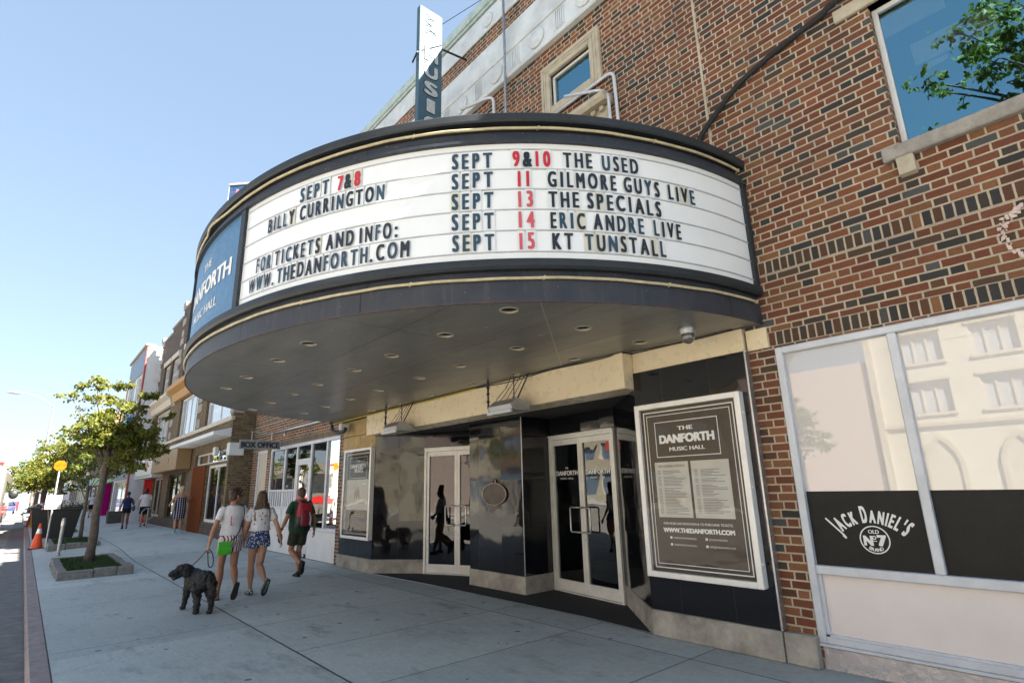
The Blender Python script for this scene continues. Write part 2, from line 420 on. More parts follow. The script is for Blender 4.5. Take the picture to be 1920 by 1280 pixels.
def concrete_walk():
    T = NT('sidewalk_concrete'); P, px, py, pz, g = T.pos()
    def line(coord, at, wdt=.009):
        return T.math('LESS_THAN', T.math('ABSOLUTE', T.math('SUBTRACT', coord, at)), wdt)
    wob = T.math('MULTIPLY', T.math('SUBTRACT', T.noise(3, 3), .5), .012); X = T.math('ADD', px, wob); Y = T.math('ADD', py, wob)
    j = T.math('MAXIMUM', line(X, 2.45, .011), line(X, 5.1, .007))
    def every(coord, start, step, wdt):
        f = T.math('FRACT', T.math('DIVIDE', T.math('SUBTRACT', coord, start), step)); f = T.math('MULTIPLY', f, step); return T.math('LESS_THAN', f, wdt)
    inner = T.math('MULTIPLY', T.math('GREATER_THAN', X, 2.45), every(Y, 1.8, 1.55, .011)); outer = T.math('MULTIPLY', T.math('LESS_THAN', X, 2.45), every(Y, 5.15, 3.2, .012))
    j = T.math('MAXIMUM', j, T.math('MAXIMUM', inner, outer))
    slab = T.comb(T.math('GREATER_THAN', X, 2.45), T.math('FLOOR', T.math('DIVIDE', T.math('SUBTRACT', Y, 1.8), 1.55)), T.math('GREATER_THAN', X, 5.1))
    wn = T.n('ShaderNodeTexWhiteNoise'); T.set(wn.inputs['Vector'], slab)
    big = T.noise(.55, 6, .65); mid = T.noise(4, 6, .7); fine = T.noise(85, 4, .8)
    brush = T.noise(30, 3, .6, T.vscale((1, .12, 1)))
    val = T.math('ADD', T.math('MULTIPLY', big, .42), T.math('ADD', T.math('MULTIPLY', mid, .38), T.math('MULTIPLY', brush, .30)))
    mott = T.noise(16, 5, .75)
    col = T.ramp(val, [(.34, (.25, .28, .276)), (.47, (.47, .515, .50)), (.57, (.56, .605, .585)), (.74, (.68, .71, .68))])
    col = T.mix(T.mapr(wn.outputs[0], 0, 1, 0, .42), col, (.25, .26, .255))
    col = T.mix(T.mapr(fine, .38, .62, 0, .42), col, (.26, .28, .275)); col = T.mix(T.mapr(mott, .42, .66, 0, .36), col, (.23, .25, .245)); col = T.mix(T.mapr(T.noise(38, 3, .8), .60, .72, 0, .5), col, (.62, .64, .62))
    # long tyre-coloured stains and round gum spots
    st = T.mapr(T.noise(1.5, 5, .7, T.vscale((1.6, .6, 1))), .55, .70, 0, .6); col = T.mix(st, col, (.16, .168, .165))
    vo = T.n('ShaderNodeTexVoronoi'); vo.inputs['Scale'].default_value = 2.4; T.set(vo.inputs['Vector'], P); vo.inputs['Randomness'].default_value = 1
    gum = T.math('MULTIPLY', T.math('LESS_THAN', vo.outputs['Distance'], .085), T.math('GREATER_THAN', T.noise(.7, 2), .45)); col = T.mix(T.math('MULTIPLY', gum, .75), col, (.055, .055, .055))
    vo2 = T.n('ShaderNodeTexVoronoi'); vo2.inputs['Scale'].default_value = 5.5; T.set(vo2.inputs['Vector'], P)
    sp2 = T.math('MULTIPLY', T.math('LESS_THAN', vo2.outputs['Distance'], .085), T.math('GREATER_THAN', T.noise(1.1, 2), .56)); col = T.mix(T.math('MULTIPLY', sp2, .85), col, (.07, .068, .065))
    wallside = T.mapr(px, 4.9, 5.75, 0, .30); col = T.mix(T.math('MULTIPLY', wallside, T.mapr(mid, .3, .7)), col, (.12, .115, .105))  # patchily darker towards the hall wall
    col = T.mix(j, col, (.045, .045, .045))
    # fine cracks
    vc = T.n('ShaderNodeTexVoronoi', feature='DISTANCE_TO_EDGE'); vc.inputs['Scale'].default_value = .42
    wv = T.n('ShaderNodeVectorMath', operation='ADD'); T.set(wv.inputs[0], P); nz = T.n('ShaderNodeTexNoise'); nz.inputs['Scale'].default_value = 2.2; T.set(nz.inputs['Vector'], P); sc = T.n('ShaderNodeVectorMath', operation='SCALE'); sc.inputs['Scale'].default_value = .6; T.t.links.new(nz.outputs['Color'], sc.inputs[0]); T.set(wv.inputs[1], sc.outputs[0]); T.set(vc.inputs['Vector'], wv.outputs[0])
    crack = T.math('MULTIPLY', T.math('LESS_THAN', vc.outputs[0], .0035), T.math('GREATER_THAN', T.noise(.35, 2), .52)); col = T.mix(T.math('MULTIPLY', crack, .22), col, (.1, .1, .1))
    h = T.math('SUBTRACT', T.math('ADD', T.math('MULTIPLY', fine, .25), T.math('MULTIPLY', brush, .2)), T.math('MULTIPLY', j, 1.5))
    return T.done(T.bsdf(col, T.mapr(mid, .3, .7, .55, .8), 0, .45, T.bump(h, .006, .8)))

def asphalt():
    T = NT('road_asphalt'); P, px, py, pz, g = T.pos(); a = T.noise(.8, 6, .7); b = T.noise(120, 3, .7)
    col = T.ramp(a, [(.3, (.19, .188, .18)), (.55, (.26, .255, .24)), (.75, (.32, .31, .285))]); col = T.mix(T.mapr(b, .35, .7, 0, .4), col, (.12, .12, .118))
    st = T.mapr(T.noise(1.2, 5, .7, T.vscale((.5, 1.4, 1))), .55, .62, 0, .6); col = T.mix(st, col, (.08, .08, .082))
    gut = T.mapr(px, -.28, -.22); col = T.mix(gut, col, T.mix(T.mapr(T.noise(6, 5), .3, .7), (.2, .2, .195), (.11, .11, .108)))
    return T.done(T.bsdf(col, .85, 0, .3, T.bump(b, .006, .7)))

M = {}
BR = [(0, (.185, .058, .027)), (.18, (.235, .080, .036)), (.33, (.26, .105, .046)), (.45, (.195, .070, .034)), (.57, (.245, .112, .046)), (.65, (.12, .052, .028)), (.72, (.085, .050, .030)), (.80, (.055, .046, .036)), (.88, (.036, .037, .037)), (.95, (.075, .078, .076))]
M['brick'] = brick('red_brick', BR, (.56, .455, .335), soldier=((2.985, 3.14), (3.77, 3.92)), dark=.60)
M['tan'] = brick('tan_brick', [(0, (.17, .115, .055)), (.3, (.20, .14, .07)), (.55, (.14, .098, .05)), (.75, (.105, .075, .04)), (.9, (.23, .165, .085))], (.24, .19, .12), L=.34, H=.078, vary=.7)
M['dkbrick'] = brick('dark_brick', [(0, (.075, .05, .042)), (.3, (.10, .065, .052)), (.6, (.06, .045, .04)), (.85, (.13, .085, .065))], (.17, .15, .13), L=.34, H=.08, vary=.7)
M['granite'] = granite('black_granite')
M['walk'] = concrete_walk(); M['road'] = asphalt()
M['base'] = paint('stone_base', (.42, .385, .33), .8, dirt=.6, scale=3, bump=.005)
M['lime'] = paint('limestone', (.50, .44, .335), .85, dirt=.3, scale=5, bump=.004)
M['sill'] = paint('grey_stone', (.36, .33, .29), .85, dirt=.4, scale=9, bump=.005)
M['terra'] = paint('white_terracotta', (.62, .65, .66), .45, dirt=.3, scale=2.2, bump=.002)
M['coping'] = paint('green_copper', (.42, .52, .51), .6, dirt=.3, bump=.001)
M['beige'] = paint('beige_metal', (.80, .67, .46), .3, .1, dirt=.10, scale=1.0, bump=.0015)
M['navy'] = paint('navy_paint', (.022, .028, .040), .5, 0, dirt=.4, scale=5, bump=.0012, var=(.034, .038, .046), spec=.35)
M['navy2'] = paint('worn_navy_paint', (.026, .030, .042), .5, 0, dirt=.3, scale=3, bump=.002, var=(.05, .052, .062), spec=.35)
M['frame_dk'] = paint('dark_frame', (.025, .03, .036), .5, .1, dirt=.3)
M['black'] = paint('black_paint', (.012, .012, .013), .5, dirt=.3)
M['rubber'] = paint('black_rubber', (.015, .015, .016), .75, dirt=.2)
M['gold'] = paint('gold_tube', (.55, .47, .29), .5, .0, dirt=.35, scale=9)
M['white'] = paint('white_paint', (.68, .69, .70), .5, dirt=.14, scale=3)
M['trimwhite'] = paint('grey_white_frame', (.60, .62, .66), .42, .1, dirt=.16, scale=5)
M['alu'] = paint('aluminium', (.55, .55, .55), .32, .85, dirt=.2, scale=8)
M['steel'] = paint('galvanised_steel', (.40, .41, .42), .42, .7, dirt=.35, scale=12)
M['doorwhite'] = paint('white_door_frame', (.78, .76, .72), .4, .1, dirt=.2, scale=4)
M['dark'] = paint('dark_interior', (.02, .019, .018), .9, dirt=.3, bump=0)
M['room'] = paint('dim_room', (.10, .095, .085), .9, dirt=.3, bump=0)
M['mat'] = paint('black_mat', (.018, .018, .021), .85, dirt=.5, scale=14, bump=.004)
M['glass'] = pane('window_pane', 1.9)
M['doorglass'] = pane('door_pane', 1.75, (.22, .24, .25), .006)
M['skyglass'] = pane('upper_window_pane', 4.2, (.85, .9, .92), .002, (.42, .84, 1.0))
M['filmwhite'] = glassy('white_window_film', (.54, .515, .505), .3, coat=1., wav=.004, ior=1.95)
M['filmblack'] = paint('black_window_film', (.013, .012, .011), .5, dirt=.2, bump=0, spec=.25)
M['panel'] = paint('cream_panel', (.78, .70, .67), .5, dirt=.1, scale=1.5)
M['plate'] = paint('dented_plate', (.62, .57, .56), .3, .4, dirt=.25, scale=1.1, bump=.012)
M['ink'] = paint('black_letter', (.012, .018, .03), .4, dirt=.1, bump=0)
M['ink2'] = paint('faded_letter', (.022, .055, .09), .4, dirt=.1, bump=0)
M['redink'] = paint('red_letter', (.52, .02, .04), .4, dirt=.1, bump=0)
M['redink2'] = paint('faded_red_letter', (.58, .09, .12), .4, dirt=.1, bump=0)
M['lettercard'] = paint('letter_card', (.72, .73, .73), .35, dirt=.12, bump=0, var=(.68, .72, .76))
M['lettercard2'] = paint('yellowed_letter_card', (.66, .64, .54), .35, dirt=.12, bump=0)
M['board'] = glassy('letter_board_white', (.80, .82, .84), .3, coat=.25, dirt=.1)
M['rail'] = paint('clear_rail', (.45, .48, .52), .3, dirt=.2, bump=0)
M['bluepanel'] = paint('blue_panel', (.075, .18, .33), .4, dirt=.15, scale=2, bump=0, spec=.4)
M['whiteink'] = paint('white_letter', (.78, .78, .76), .45, dirt=.08, bump=0)
M['brownposter'] = paint('brown_poster', (.046, .031, .017), .4, dirt=.15, bump=0, scale=2)
M['paper'] = paint('poster_paper', (.58, .55, .48), .6, dirt=.12, bump=0)
M['greyink'] = paint('grey_print', (.22, .21, .20), .6, dirt=.1, bump=0)
M['caseglass'] = pane('case_pane', 1.27, (.97, .97, .97), .01)
M['casewhite'] = paint('white_case_frame', (.82, .80, .76), .35, .2, dirt=.12)
def soffit_mat():
    T = NT('soffit_metal'); P, px, py, pz, g = T.pos()
    def ln(c, at, wd): return T.math('LESS_THAN', T.math('ABSOLUTE', T.math('SUBTRACT', c, at)), wd)
    # sheets: seams fan out from the wall as the sheets were cut to the curve
    seam = T.math('MAXIMUM', ln(px, 2.68, .004), ln(px, 3.72, .004)); seam = T.math('MAXIMUM', seam, ln(px, 4.72, .004))
    fy = T.math('MULTIPLY', T.math('FRACT', T.math('DIVIDE', py, 2.44)), 2.44); seam = T.math('MAXIMUM', seam, T.math('LESS_THAN', fy, .008))
    dg = T.math('LESS_THAN', T.math('ABSOLUTE', T.math('SUBTRACT', T.math('SUBTRACT', py, 3.2), T.math('MULTIPLY', T.math('SUBTRACT', px, 3.1), .85))), .009)
    a = T.noise(2.2, 6, .7, T.vscale((1.2, .35, 1))); b = T.noise(26, 4, .6, T.vscale((.25, 1.6, 1)))
    col = T.mix(T.mapr(a, .3, .7), (.235, .228, .205), (.125, .122, .113)); col = T.mix(T.mapr(b, .4, .75, 0, .45), col, (.33, .31, .27))
    chip = T.mapr(T.noise(9, 4, .75),   .68, .69); col = T.mix(chip, col, (.45, .42, .36))
    col = T.mix(seam, col, (.035, .035, .035)); col = T.mix(dg, col, (.33, .3, .26))
    return T.done(T.bsdf(col, T.mapr(b, .3, .7, .3, .46), .25, .5, T.bump(T.math('SUBTRACT', T.math('MULTIPLY', a, .6), seam), .006)))
M['soffit'] = soffit_mat()
M['lamp'] = paint('lamp_trim', (.50, .44, .34), .4, .2, dirt=.2)
def leaf_mat(name, c1, c2, c3):
    T = NT(name); n = T.noise(2.5, 3); oi = T.noise(23, 2)
    col = T.mix(T.mapr(n, .35, .65), c1, c2); col = T.mix(T.mapr(oi, .45, .7), col, c3)
    d = T.bsdf(col, .5, 0, .35); tr = T.n('ShaderNodeBsdfTranslucent'); T.set(tr.inputs[0], T.mix(.5, col, (.22, .26, .03)))
    mx = T.n('ShaderNodeMixShader'); mx.inputs[0].default_value = .38; T.t.links.new(d, mx.inputs[1]); T.t.links.new(tr.outputs[0], mx.inputs[2])
    return T.done(mx.outputs[0])
M['leaf'] = leaf_mat('yellow_green_leaves', (.10, .12, .015), (.17, .155, .018), (.05, .085, .018))
M['leaf2'] = leaf_mat('green_leaves', (.07, .11, .018), (.12, .135, .02), (.04, .075, .018))
M['leaf3'] = leaf_mat('dark_green_leaves', (.03, .055, .018), (.05, .075, .02), (.02, .04, .015))
M['bark'] = paint('grey_bark', (.13, .105, .085), .9, dirt=.55, scale=14, bump=.01)
M['grass'] = paint('turf', (.055, .11, .03), .9, dirt=.5, scale=60, bump=.012)
M['kerbstone'] = paint('rough_kerbstone', (.26, .25, .235), .9, dirt=.5, scale=16, bump=.012)
M['kerb'] = paint('kerb_concrete', (.33, .27, .26), .85, dirt=.4, scale=7, bump=.005)
M['soil'] = paint('mulch', (.10, .095, .085), .95, dirt=.6, scale=40, bump=.01)

def fascia_mat(name, c, c2):
    T = NT(name); P, px, py, pz, g = T.pos(); a = T.noise(3, 5, .65); st = T.noise(7, 4, .6, T.vscale((3, 3, .35)))
    col = T.mix(T.mapr(a, .35, .7), c, c2); col = T.mix(T.mapr(st, .55, .75, 0, .35), col, (.10, .095, .09))
    f = T.math('MULTIPLY', T.math('FRACT', T.math('DIVIDE', T.math('ADD', py, T.math('MULTIPLY', px, .7)), 1.22)), 1.22); seam = T.math('LESS_THAN', f, .007)
    col = T.mix(seam, col, (.008, .008, .01)); low = T.math('MULTIPLY', T.mapr(pz, 3.262, 3.244), T.mapr(T.noise(16, 4, .7), .45, .55)); col = T.mix(T.math('MULTIPLY', low, .8), col, (.10, .045, .03))
    chip = T.mapr(T.noise(22, 3, .7), .70, .715); col = T.mix(chip, col, (.22, .21, .2))
    return T.done(T.bsdf(col, T.mapr(a, .3, .7, .42, .58), 0, .35, T.bump(T.math('SUBTRACT', a, seam), .006)))
M['navy'] = fascia_mat('navy_fascia_paint', (.022, .028, .042), (.034, .038, .047)); M['navy2'] = fascia_mat('worn_navy_fascia_paint', (.026, .031, .045), (.045, .048, .058))

# ------------------------------------------------------------------ ground: road, kerb, pavement
KX = .30                       # kerb line
def sheet(name, xs, ys, fz, m):
    mb = MB(); g = [[mb.bm.verts.new((x, y, fz(x, y))) for y in ys] for x in xs]
    for i in range(len(xs)-1):
        for j in range(len(ys)-1): mb._f([g[i][j], g[i+1][j], g[i+1][j+1], g[i][j+1]])
    return struct(mb.build(name, m))
ysg = [-60, -20, -5, 0, 5, 10, 15]+[17+.5*i for i in range(13)]+[24, 26, 30, 40, 60, 100, 200, 420]
sheet('sidewalk', [KX+.16, .8, 1.5, 2.5, 3.5, 4.5, 4.95, 5.4, 5.9, 7.2], ysg, lambda x, y: ground_h(x, y)+.0, M['walk'])
mb = MB(); mb.poly([(-900, -900, -.14), (900, -900, -.14), (900, 1500, -.14), (-900, 1500, -.14)])
struct(mb.build('ground', paint('far_ground', (.2, .19, .17), .9, bump=0)))
sheet('road', [-16.3, -8, -.0, KX-.02], [-60, 0, 20, 60, 200, 420], lambda x, y: -.13, M['road'])
mb = MB(); y = -30.0
while y < 200:
    L = 3.0; mb.box(KX-.02, KX+.165, y+.004, y+L-.004, -.14, .004, .02); y += L
struct(mb.build('kerb', M['kerb']))
sheet('far_sidewalk', [-21.5, -16.3], [-60, 0, 20, 60, 200, 420], lambda x, y: .0, M['walk'])
mb = MB(); mb.box(-16.45, -16.28, -60, 420, -.14, .01); struct(mb.build('far_kerb', M['kerb']))
mb = MB()
for x in (-7.9, -8.2): mb.poly([(x-.06, -60, -.126), (x+.06, -60, -.126), (x+.06, 420, -.126), (x-.06, 420, -.126)])
struct(mb.build('road_markings', paint('yellow_road_paint', (.55, .38, .06), .7, dirt=.4)))
mb = MB()
for x in (-5.3, -3.8, -11.6, -10.1): mb.poly([(x-.05, -60, -.127), (x+.05, -60, -.127), (x+.05, 420, -.127), (x-.05, 420, -.127)])
struct(mb.build('road_tram_tracks', M['steel']))

# ------------------------------------------------------------------ the hall
WX = 5.68
hall = thing('music_hall', 'red brick music hall with a black granite entrance and white stone frieze', 'building', (WX, 7.65, 0))
def wbox(mb, y0, y1, z0, z1, out, back=.0, bev=0): return mb.box(WX-out, WX+back, y0, y1, z0, z1, bev)
# main brick front with its openings (y0, y1, z0, z1)
ROOF_W = 10.5
mb = MB()
wall_holes(mb, -12, 2.72, 0, ROOF_W, [(-3.6, 2.375, .2, 2.965), (-1.25, .968, 4.6, 6.2)], WX, .22)
wall_holes(mb, 2.72, 12.62, 2.9, 11.0, [(4.47, 5.34, 7.66, 8.28), (9.96, 10.83, 7.66, 8.28)], WX, .22)
wall_holes(mb, 12.62, 20.0, 0, ROOF_W, [(12.9, 18.05, 0.0, 2.965), (18.49, 19.5, 1.06, 2.965)], WX, .22)
mb.poly([(WX, 2.375+.27, .0), (WX, 2.72, 0), (WX, 2.72, 2.9), (WX, 2.645, 2.9)])
# returns of the higher middle block, side and back walls, roofs
for y, s in ((2.72, -1), (12.62, 1)): mb.poly([(WX, y, ROOF_W-.3), (30, y, ROOF_W-.3), (30, y, 11.0), (WX, y, 11.0)])
mb.poly([(WX, -12, 0), (30, -12, 0), (30, -12, ROOF_W), (WX, -12, ROOF_W)]); mb.poly([(WX, 20, 0), (30, 20, 0), (30, 20, ROOF_W), (WX, 20, ROOF_W)])
mb.poly([(30, -12, 0), (30, 20, 0), (30, 20, ROOF_W), (30, -12, ROOF_W)])
mb.build('brick_wall', M['brick'], hall, recalc=False)
mb = MB()
mb.poly([(WX, -12, ROOF_W-.2), (30, -12, ROOF_W-.2), (30, 2.72, ROOF_W-.2), (WX, 2.72, ROOF_W-.2)]); mb.poly([(WX, 12.62, ROOF_W-.2), (30, 12.62, ROOF_W-.2), (30, 20, ROOF_W-.2), (WX, 20, ROOF_W-.2)])
mb.poly([(WX, 2.72, 10.95), (30, 2.72, 10.95), (30, 12.62, 10.95), (WX, 12.62, 10.95)]); mb.build('roof', M['dark'], hall)
# coping on the three parapets
mb = MB(); wbox(mb, 2.60, 12.74, 11.0, 11.06, .05, .3, .01); wbox(mb, 2.58, 12.76, 11.06, 11.26, .10, .34, .02)
wbox(mb, -12, 2.58, ROOF_W, ROOF_W+.12, .06, .3, .01); wbox(mb, 12.76, 20.0, ROOF_W, ROOF_W+.12, .06, .3, .01); mb.build('parapet_coping', M['coping'], hall)
# expansion joint beside the raised middle
mb = MB(); mb.box(WX-.006, WX+.01, 2.735, 2.765, 3.3, 8.87); mb.build('wall_joint', M['lime'], hall)
# white frieze: top strip with round blocks, wide plain strip, ornamented strip with medallions
F0, F1 = 2.9, 12.44
mb = MB(); wbox(mb, F0, F1, 10.46, 10.94, .035, 0, .008)
wbox(mb, F0, F1, 9.53, 10.06, .04, 0, .01); wbox(mb, F0, F1, 9.46, 9.53, .075, 0, .012); wbox(mb, F0, F1, 8.98, 9.46, .05, 0, .008); wbox(mb, F0-.02, F1+.02, 8.93, 8.98, .09, 0, .01); wbox(mb, F0-.03, F1+.03, 8.86, 8.93, .12, 0, .015)
fr = mb.build('frieze', M['terra'], hall)
k = 0; y = F0+.45
while y < F1-.3:
    m1 = MB()
    m1.lathe([(.19, WX-.05), (.19, WX-.075), (.165, WX-.09), (.14, WX-.082), (.12, WX-.10), (.05, WX-.115), (0.001, WX-.117)], (0, y, 9.22), 20, 'X'); m1.build('medallion', M['terra'], fr, True)
    m2 = MB()
    for d in (-.09, -.045, 0, .045, .09): m2.box(WX-.072, WX-.045, y+.56+d-.012, y+.56+d+.012, 9.04, 9.42, .004)
    for d in (-.12, -.06, 0, .06, .12): m2.box(WX-.075, WX-.045, y+.56+d-.018, y+.56+d+.018, 8.995, 9.02)
    m2.build('reed_panel', M['terra'], fr); y += 1.12
for y in (6.95, 9.7):
    m1 = MB(); m1.lathe([(.15, WX-.03), (.15, WX-.06), (.11, WX-.07), (.09, WX-.05), (.04, WX-.09), (.001, WX-.09)], (0, y, 10.68), 16, 'X'); m1.build('rosette', M['terra'], fr, True)

def window_unit(name, y0, y1, z0, z1, x, fw, m_frame, m_glass, bars_y=(), bars_z=(), parent=hall, depth=.05, interior=True):
    mb = MB(); mb.box(x, x+depth, y0, y0+fw, z0, z1, .006); mb.box(x, x+depth, y1-fw, y1, z0, z1, .006); mb.box(x, x+depth, y0+fw, y1-fw, z1-fw, z1, .006); mb.box(x, x+depth, y0+fw, y1-fw, z0, z0+fw, .006)
    for b in bars_y: mb.box(x+.004, x+depth-.004, b-fw*.4, b+fw*.4, z0+fw, z1-fw, .004)
    for b in bars_z: mb.box(x+.006, x+depth-.006, y0+fw, y1-fw, b-fw*.35, b+fw*.35, .004)
    f = mb.build(name, m_frame, parent)
    g = MB(); g.poly([(x+depth*.6, y1-fw, z0+fw), (x+depth*.6, y0+fw, z0+fw), (x+depth*.6, y0+fw, z1-fw), (x+depth*.6, y1-fw, z1-fw)]); g.build('pane', m_glass, f)
    return f
def dark_room(y0, y1, z0, z1, x0, x1, mats=None):
    mb = MB(); P = [(y0, z0), (y1, z0), (y1, z1), (y0, z1)]
    mb.poly([(x1, a, b) for a, b in P])
    for (a, b), (c, d) in zip(P, P[1:]+P[:1]): mb.poly([(x0, a, b), (x0, c, d), (x1, c, d), (x1, a, b)])
    return mb.build('room', mats or M['dark'], hall, recalc=False)

# small stone-framed windows above the canopy
for yc in (4.905, 10.395):
    mb = MB(); a, b, c, d = yc-.435, yc+.435, 7.66, 8.28
    o = .2; wbox(mb, a-o, a, c-.15, d+.22, .06, .16, .012); wbox(mb, b, b+o, c-.15, d+.22, .06, .16, .012); wbox(mb, a, b, d, d+.22, .06, .16, .012); wbox(mb, a, b, c-.15, c, .06, .16, .012)
    for q in (.055, .11): wbox(mb, a-o+q, a-o+q+.018, c-.13, d+.2-q, .072, -.05); wbox(mb, a-o+q, b+o-q, d+.2-q-.01, d+.2-q+.008, .072, -.05); wbox(mb, b+o-q-.018, b+o-q, c-.13, d+.2-q, .072, -.05)
    sf = mb.build('stone_surround', M['lime'], hall)
    window_unit('small_window', a, b, c, d, WX+.03, .045, M['white'], M['skyglass'])
dark_room(4.3, 11, 7.4, 8.6, WX+.23, WX+2, M['room'])
# pediment of the lower window, mostly hidden behind the canopy roof
mb = MB(); a, b = 4.12, 5.7
mb.prism([(WX, a, 7.0), (WX-.2, a, 7.0), (WX-.24, a, 7.06), (WX-.24, a, 7.12), (WX, a, 7.16)], (0, b-a, 0)); wbox(mb, a+.06, b-.06, 6.72, 7.0, .07, 0, .01)
for i in range(9): wbox(mb, a+.1+i*.16, a+.18+i*.16, 6.92, 6.99, .13, -.05, .006)
mb.build('window_pediment', M['lime'], hall)
# tall upper window on the right, its sill, corbel and lintel end
mb = MB(); mb.box(WX-.07, WX+.16, -1.4, 1.11, 4.47, 4.605, .012); mb.build('window_sill', M['sill'], hall)
mb = MB(); mb.prism([(WX, .88, 4.46), (WX-.075, .88, 4.46), (WX-.06, .88, 4.30), (WX, .88, 4.29)], (0, .13, 0)); mb.build('sill_corbel', M['lime'], hall)
mb = MB(); mb.box(WX-.035, WX+.15, -1.55, 1.265, 6.2, 6.34, .008); mb.build('window_lintel', M['lime'], hall)
uw = window_unit('window', -1.25, .968, 4.605, 6.2, WX+.10, .05, M['white'], M['skyglass'])
rm = dark_room(-1.4, 1.1, 4.4, 6.4, WX+.23, WX+2.2, M['room'])
for q_ in ((.150, .160, .42, .915, 5.86, 6.14), (.155, .19, .12, .74, 5.42, 5.66), (.158, .168, .5, .68, 5.34, 5.40), (.150, .158, -.42, -.12, 4.70, 5.1)): mb = MB(); mb.box(WX+q_[0], WX+q_[1], *q_[2:], .004); mb.build('white_board', M['whiteink'], rm)

# shop window at the right: frame, upper film, black band, lower panel, kick plate
mb = MB(); x = WX+.02; y0, y1, z0, z1 = -3.6, 2.372, .21, 2.962; fw = .07
def fr_box(a, b, c, d, dx=0.): mb.box(x-.03+dx, x+.06+dx, a, b, c, d, .008)
fr_box(y1-fw, y1, z0, z1); fr_box(y0, y1-fw, z1-fw, z1); fr_box(y0, y1-fw, z0, z0+.06)
for m in (1.345, .2, -.95, -2.1): fr_box(m-.036, m+.036, .872, z1-fw, .003)
fr_box(y0, y1-fw, .794, .872, .0015)
mb.box(x+.0, x+.07, y1-fw-.03, y1-fw, .27, .794); mb.box(x+.0, x+.07, y0, y1-fw, .262, .285)
sf = mb.build('shop_window_frame', M['trimwhite'], hall)
def flat(name, m, a, b, c, d, xx, parent=None):
    q = MB(); q.poly([(xx, b, c), (xx, a, c), (xx, a, d), (xx, b, d)]); return q.build(name, m, parent or hall)
for a, b in ((1.381, 2.302), (.236, 1.309), (-.914, .164), (-2.064, -.986), (-3.6, -2.136)):
    flat('pane', M['filmwhite'], a, b, 1.53, 2.892, x+.03, sf); flat('black_band', M['filmblack'], a, b, .872, 1.53, x+.031, sf)
flat('base_panel', M['panel'], y0, 2.272, .285, .794, x+.03)
mb = MB(); mb.box(WX-.012, WX+.05, y0, 2.34, .0, .185, .006); mb.build('kick_plate', M['plate'], hall)
mb = MB(); mb.box(WX-.03, WX+.06, y0, 2.36, .188, .212, .004); mb.build('window_ledge', M['trimwhite'], hall)
# whiskey lettering on the black band
LGY, LGZ = 1.79, 1.27
def wall_fn(yc, zc, xx): return lambda u, v: (xx, yc-u, zc+v)
lg = MB(); xx = x+.027
def arc_text(mb, s, yc, zc, rad, h, a0, a1, kx, bold, hfn=None, up=True):
    """letters on a circle of radius rad whose centre is (yc, zc); a0 -> a1 degrees from the vertical"""
    ws = [text_mesh(ch, kx, bold)[2] if ch != ' ' else .25 for ch in s]; gap = .10
    tot = sum(ws)+gap*(len(s)-1); pos = 0
    for i, ch in enumerate(s):
        mid = (pos+ws[i]/2)/tot; pos += ws[i]+gap
        if ch == ' ': continue
        a = R(a0+(a1-a0)*mid); hh = h*(hfn(mid) if hfn else 1); wsc = abs(R(a1-a0))*rad/tot
        def fn(u, v, a=a):
            if up: px, pz = math.sin(a)*(rad+v)+math.cos(a)*u, math.cos(a)*(rad+v)-math.sin(a)*u
            else: px, pz = math.sin(a)*(rad-v)+math.cos(a)*u, -math.cos(a)*(rad-v)+math.sin(a)*u
            return (xx, yc-px, zc+pz)
        put_text(mb, ch, fn, hh, ws[i]*wsc, kx, bold)
arc_text(lg, "JACK DANIEL'S", LGY+.015, LGZ-.36, .345, .145, -46, 46, .62, .055, lambda t: 1.05-.25*math.sin(math.pi*t)+(.28 if t < .1 or .42 < t < .47 else 0))
cy, cz = LGY-.005, LGZ-.155
def ring(mb, r0, r1, yc, zc, xx, n=40):
    for k in range(n):
        a, b = 2*math.pi*k/n, 2*math.pi*(k+1)/n
        mb.poly([(xx, yc+r*math.cos(t), zc+r*math.sin(t)) for r, t in ((r0, a), (r1, a), (r1, b), (r0, b))])
ring(lg, .108, .118, cy, cz, xx)
put_text(lg, 'OLD', wall_fn(cy, cz+.052, xx), .032, .085, 1, .05)
put_text(lg, 'N', wall_fn(cy+.052, cz-.05, xx), .088, .075, .8, .07); put_text(lg, 'o', wall_fn(cy+.002, cz+.002, xx), .05, .032, 1, .03); put_text(lg, '7', wall_fn(cy-.054, cz-.05, xx), .098, .07, .8, .08)
lg.poly([(xx, cy+.02, cz-.008), (xx, cy-.016, cz-.008), (xx, cy-.016, cz-.014), (xx, cy+.02, cz-.014)])
arc_text(lg, 'BRAND', cy, cz, .098, .03, -38, 38, .9, .05, None, False)
lg.build('lettering', M['whiteink'], sf)

# ---------------- entrance: granite, stone plinth, splayed sides, pillar, doors
gx = 5.6
mb = MB()
def slab(mb, p, q, z0, z1, t=.08):
    """upright slab from plan point p to q; the right-hand side of p->q is the face"""
    p, q = Vector((*p, 0)), Vector((*q, 0)); d = (q-p).normalized(); n = Vector((-d.y, d.x, 0))*t
    mb.prism([Vector((v.x, v.y, z0)) for v in (p, q, q+n, p+n)], (0, 0, z1-z0))
RA, RB = (gx, 4.12), (6.6, 5.28); LA, LB = (gx, 11.0), (6.3, 10.09)
D1, D2 = (6.6, 5.28), (6.81, 6.87); D3, D4 = (6.93, 8.65), (6.3, 10.09)
mb.box(gx, gx+.1, 2.665, 4.119, .272, 2.98); mb.build('granite_cladding', M['granite'], hall)
for p_, q_ in ((RB, RA), (LA, LB)): mb = MB(); slab(mb, p_, q_, .272, 2.78); mb.build('granite_cladding', M['granite'], hall)
mb = MB(); mb.box(gx, gx+.1, 11.0, 12.62, .272, 2.50); mb.build('granite_cladding', M['granite'], hall)
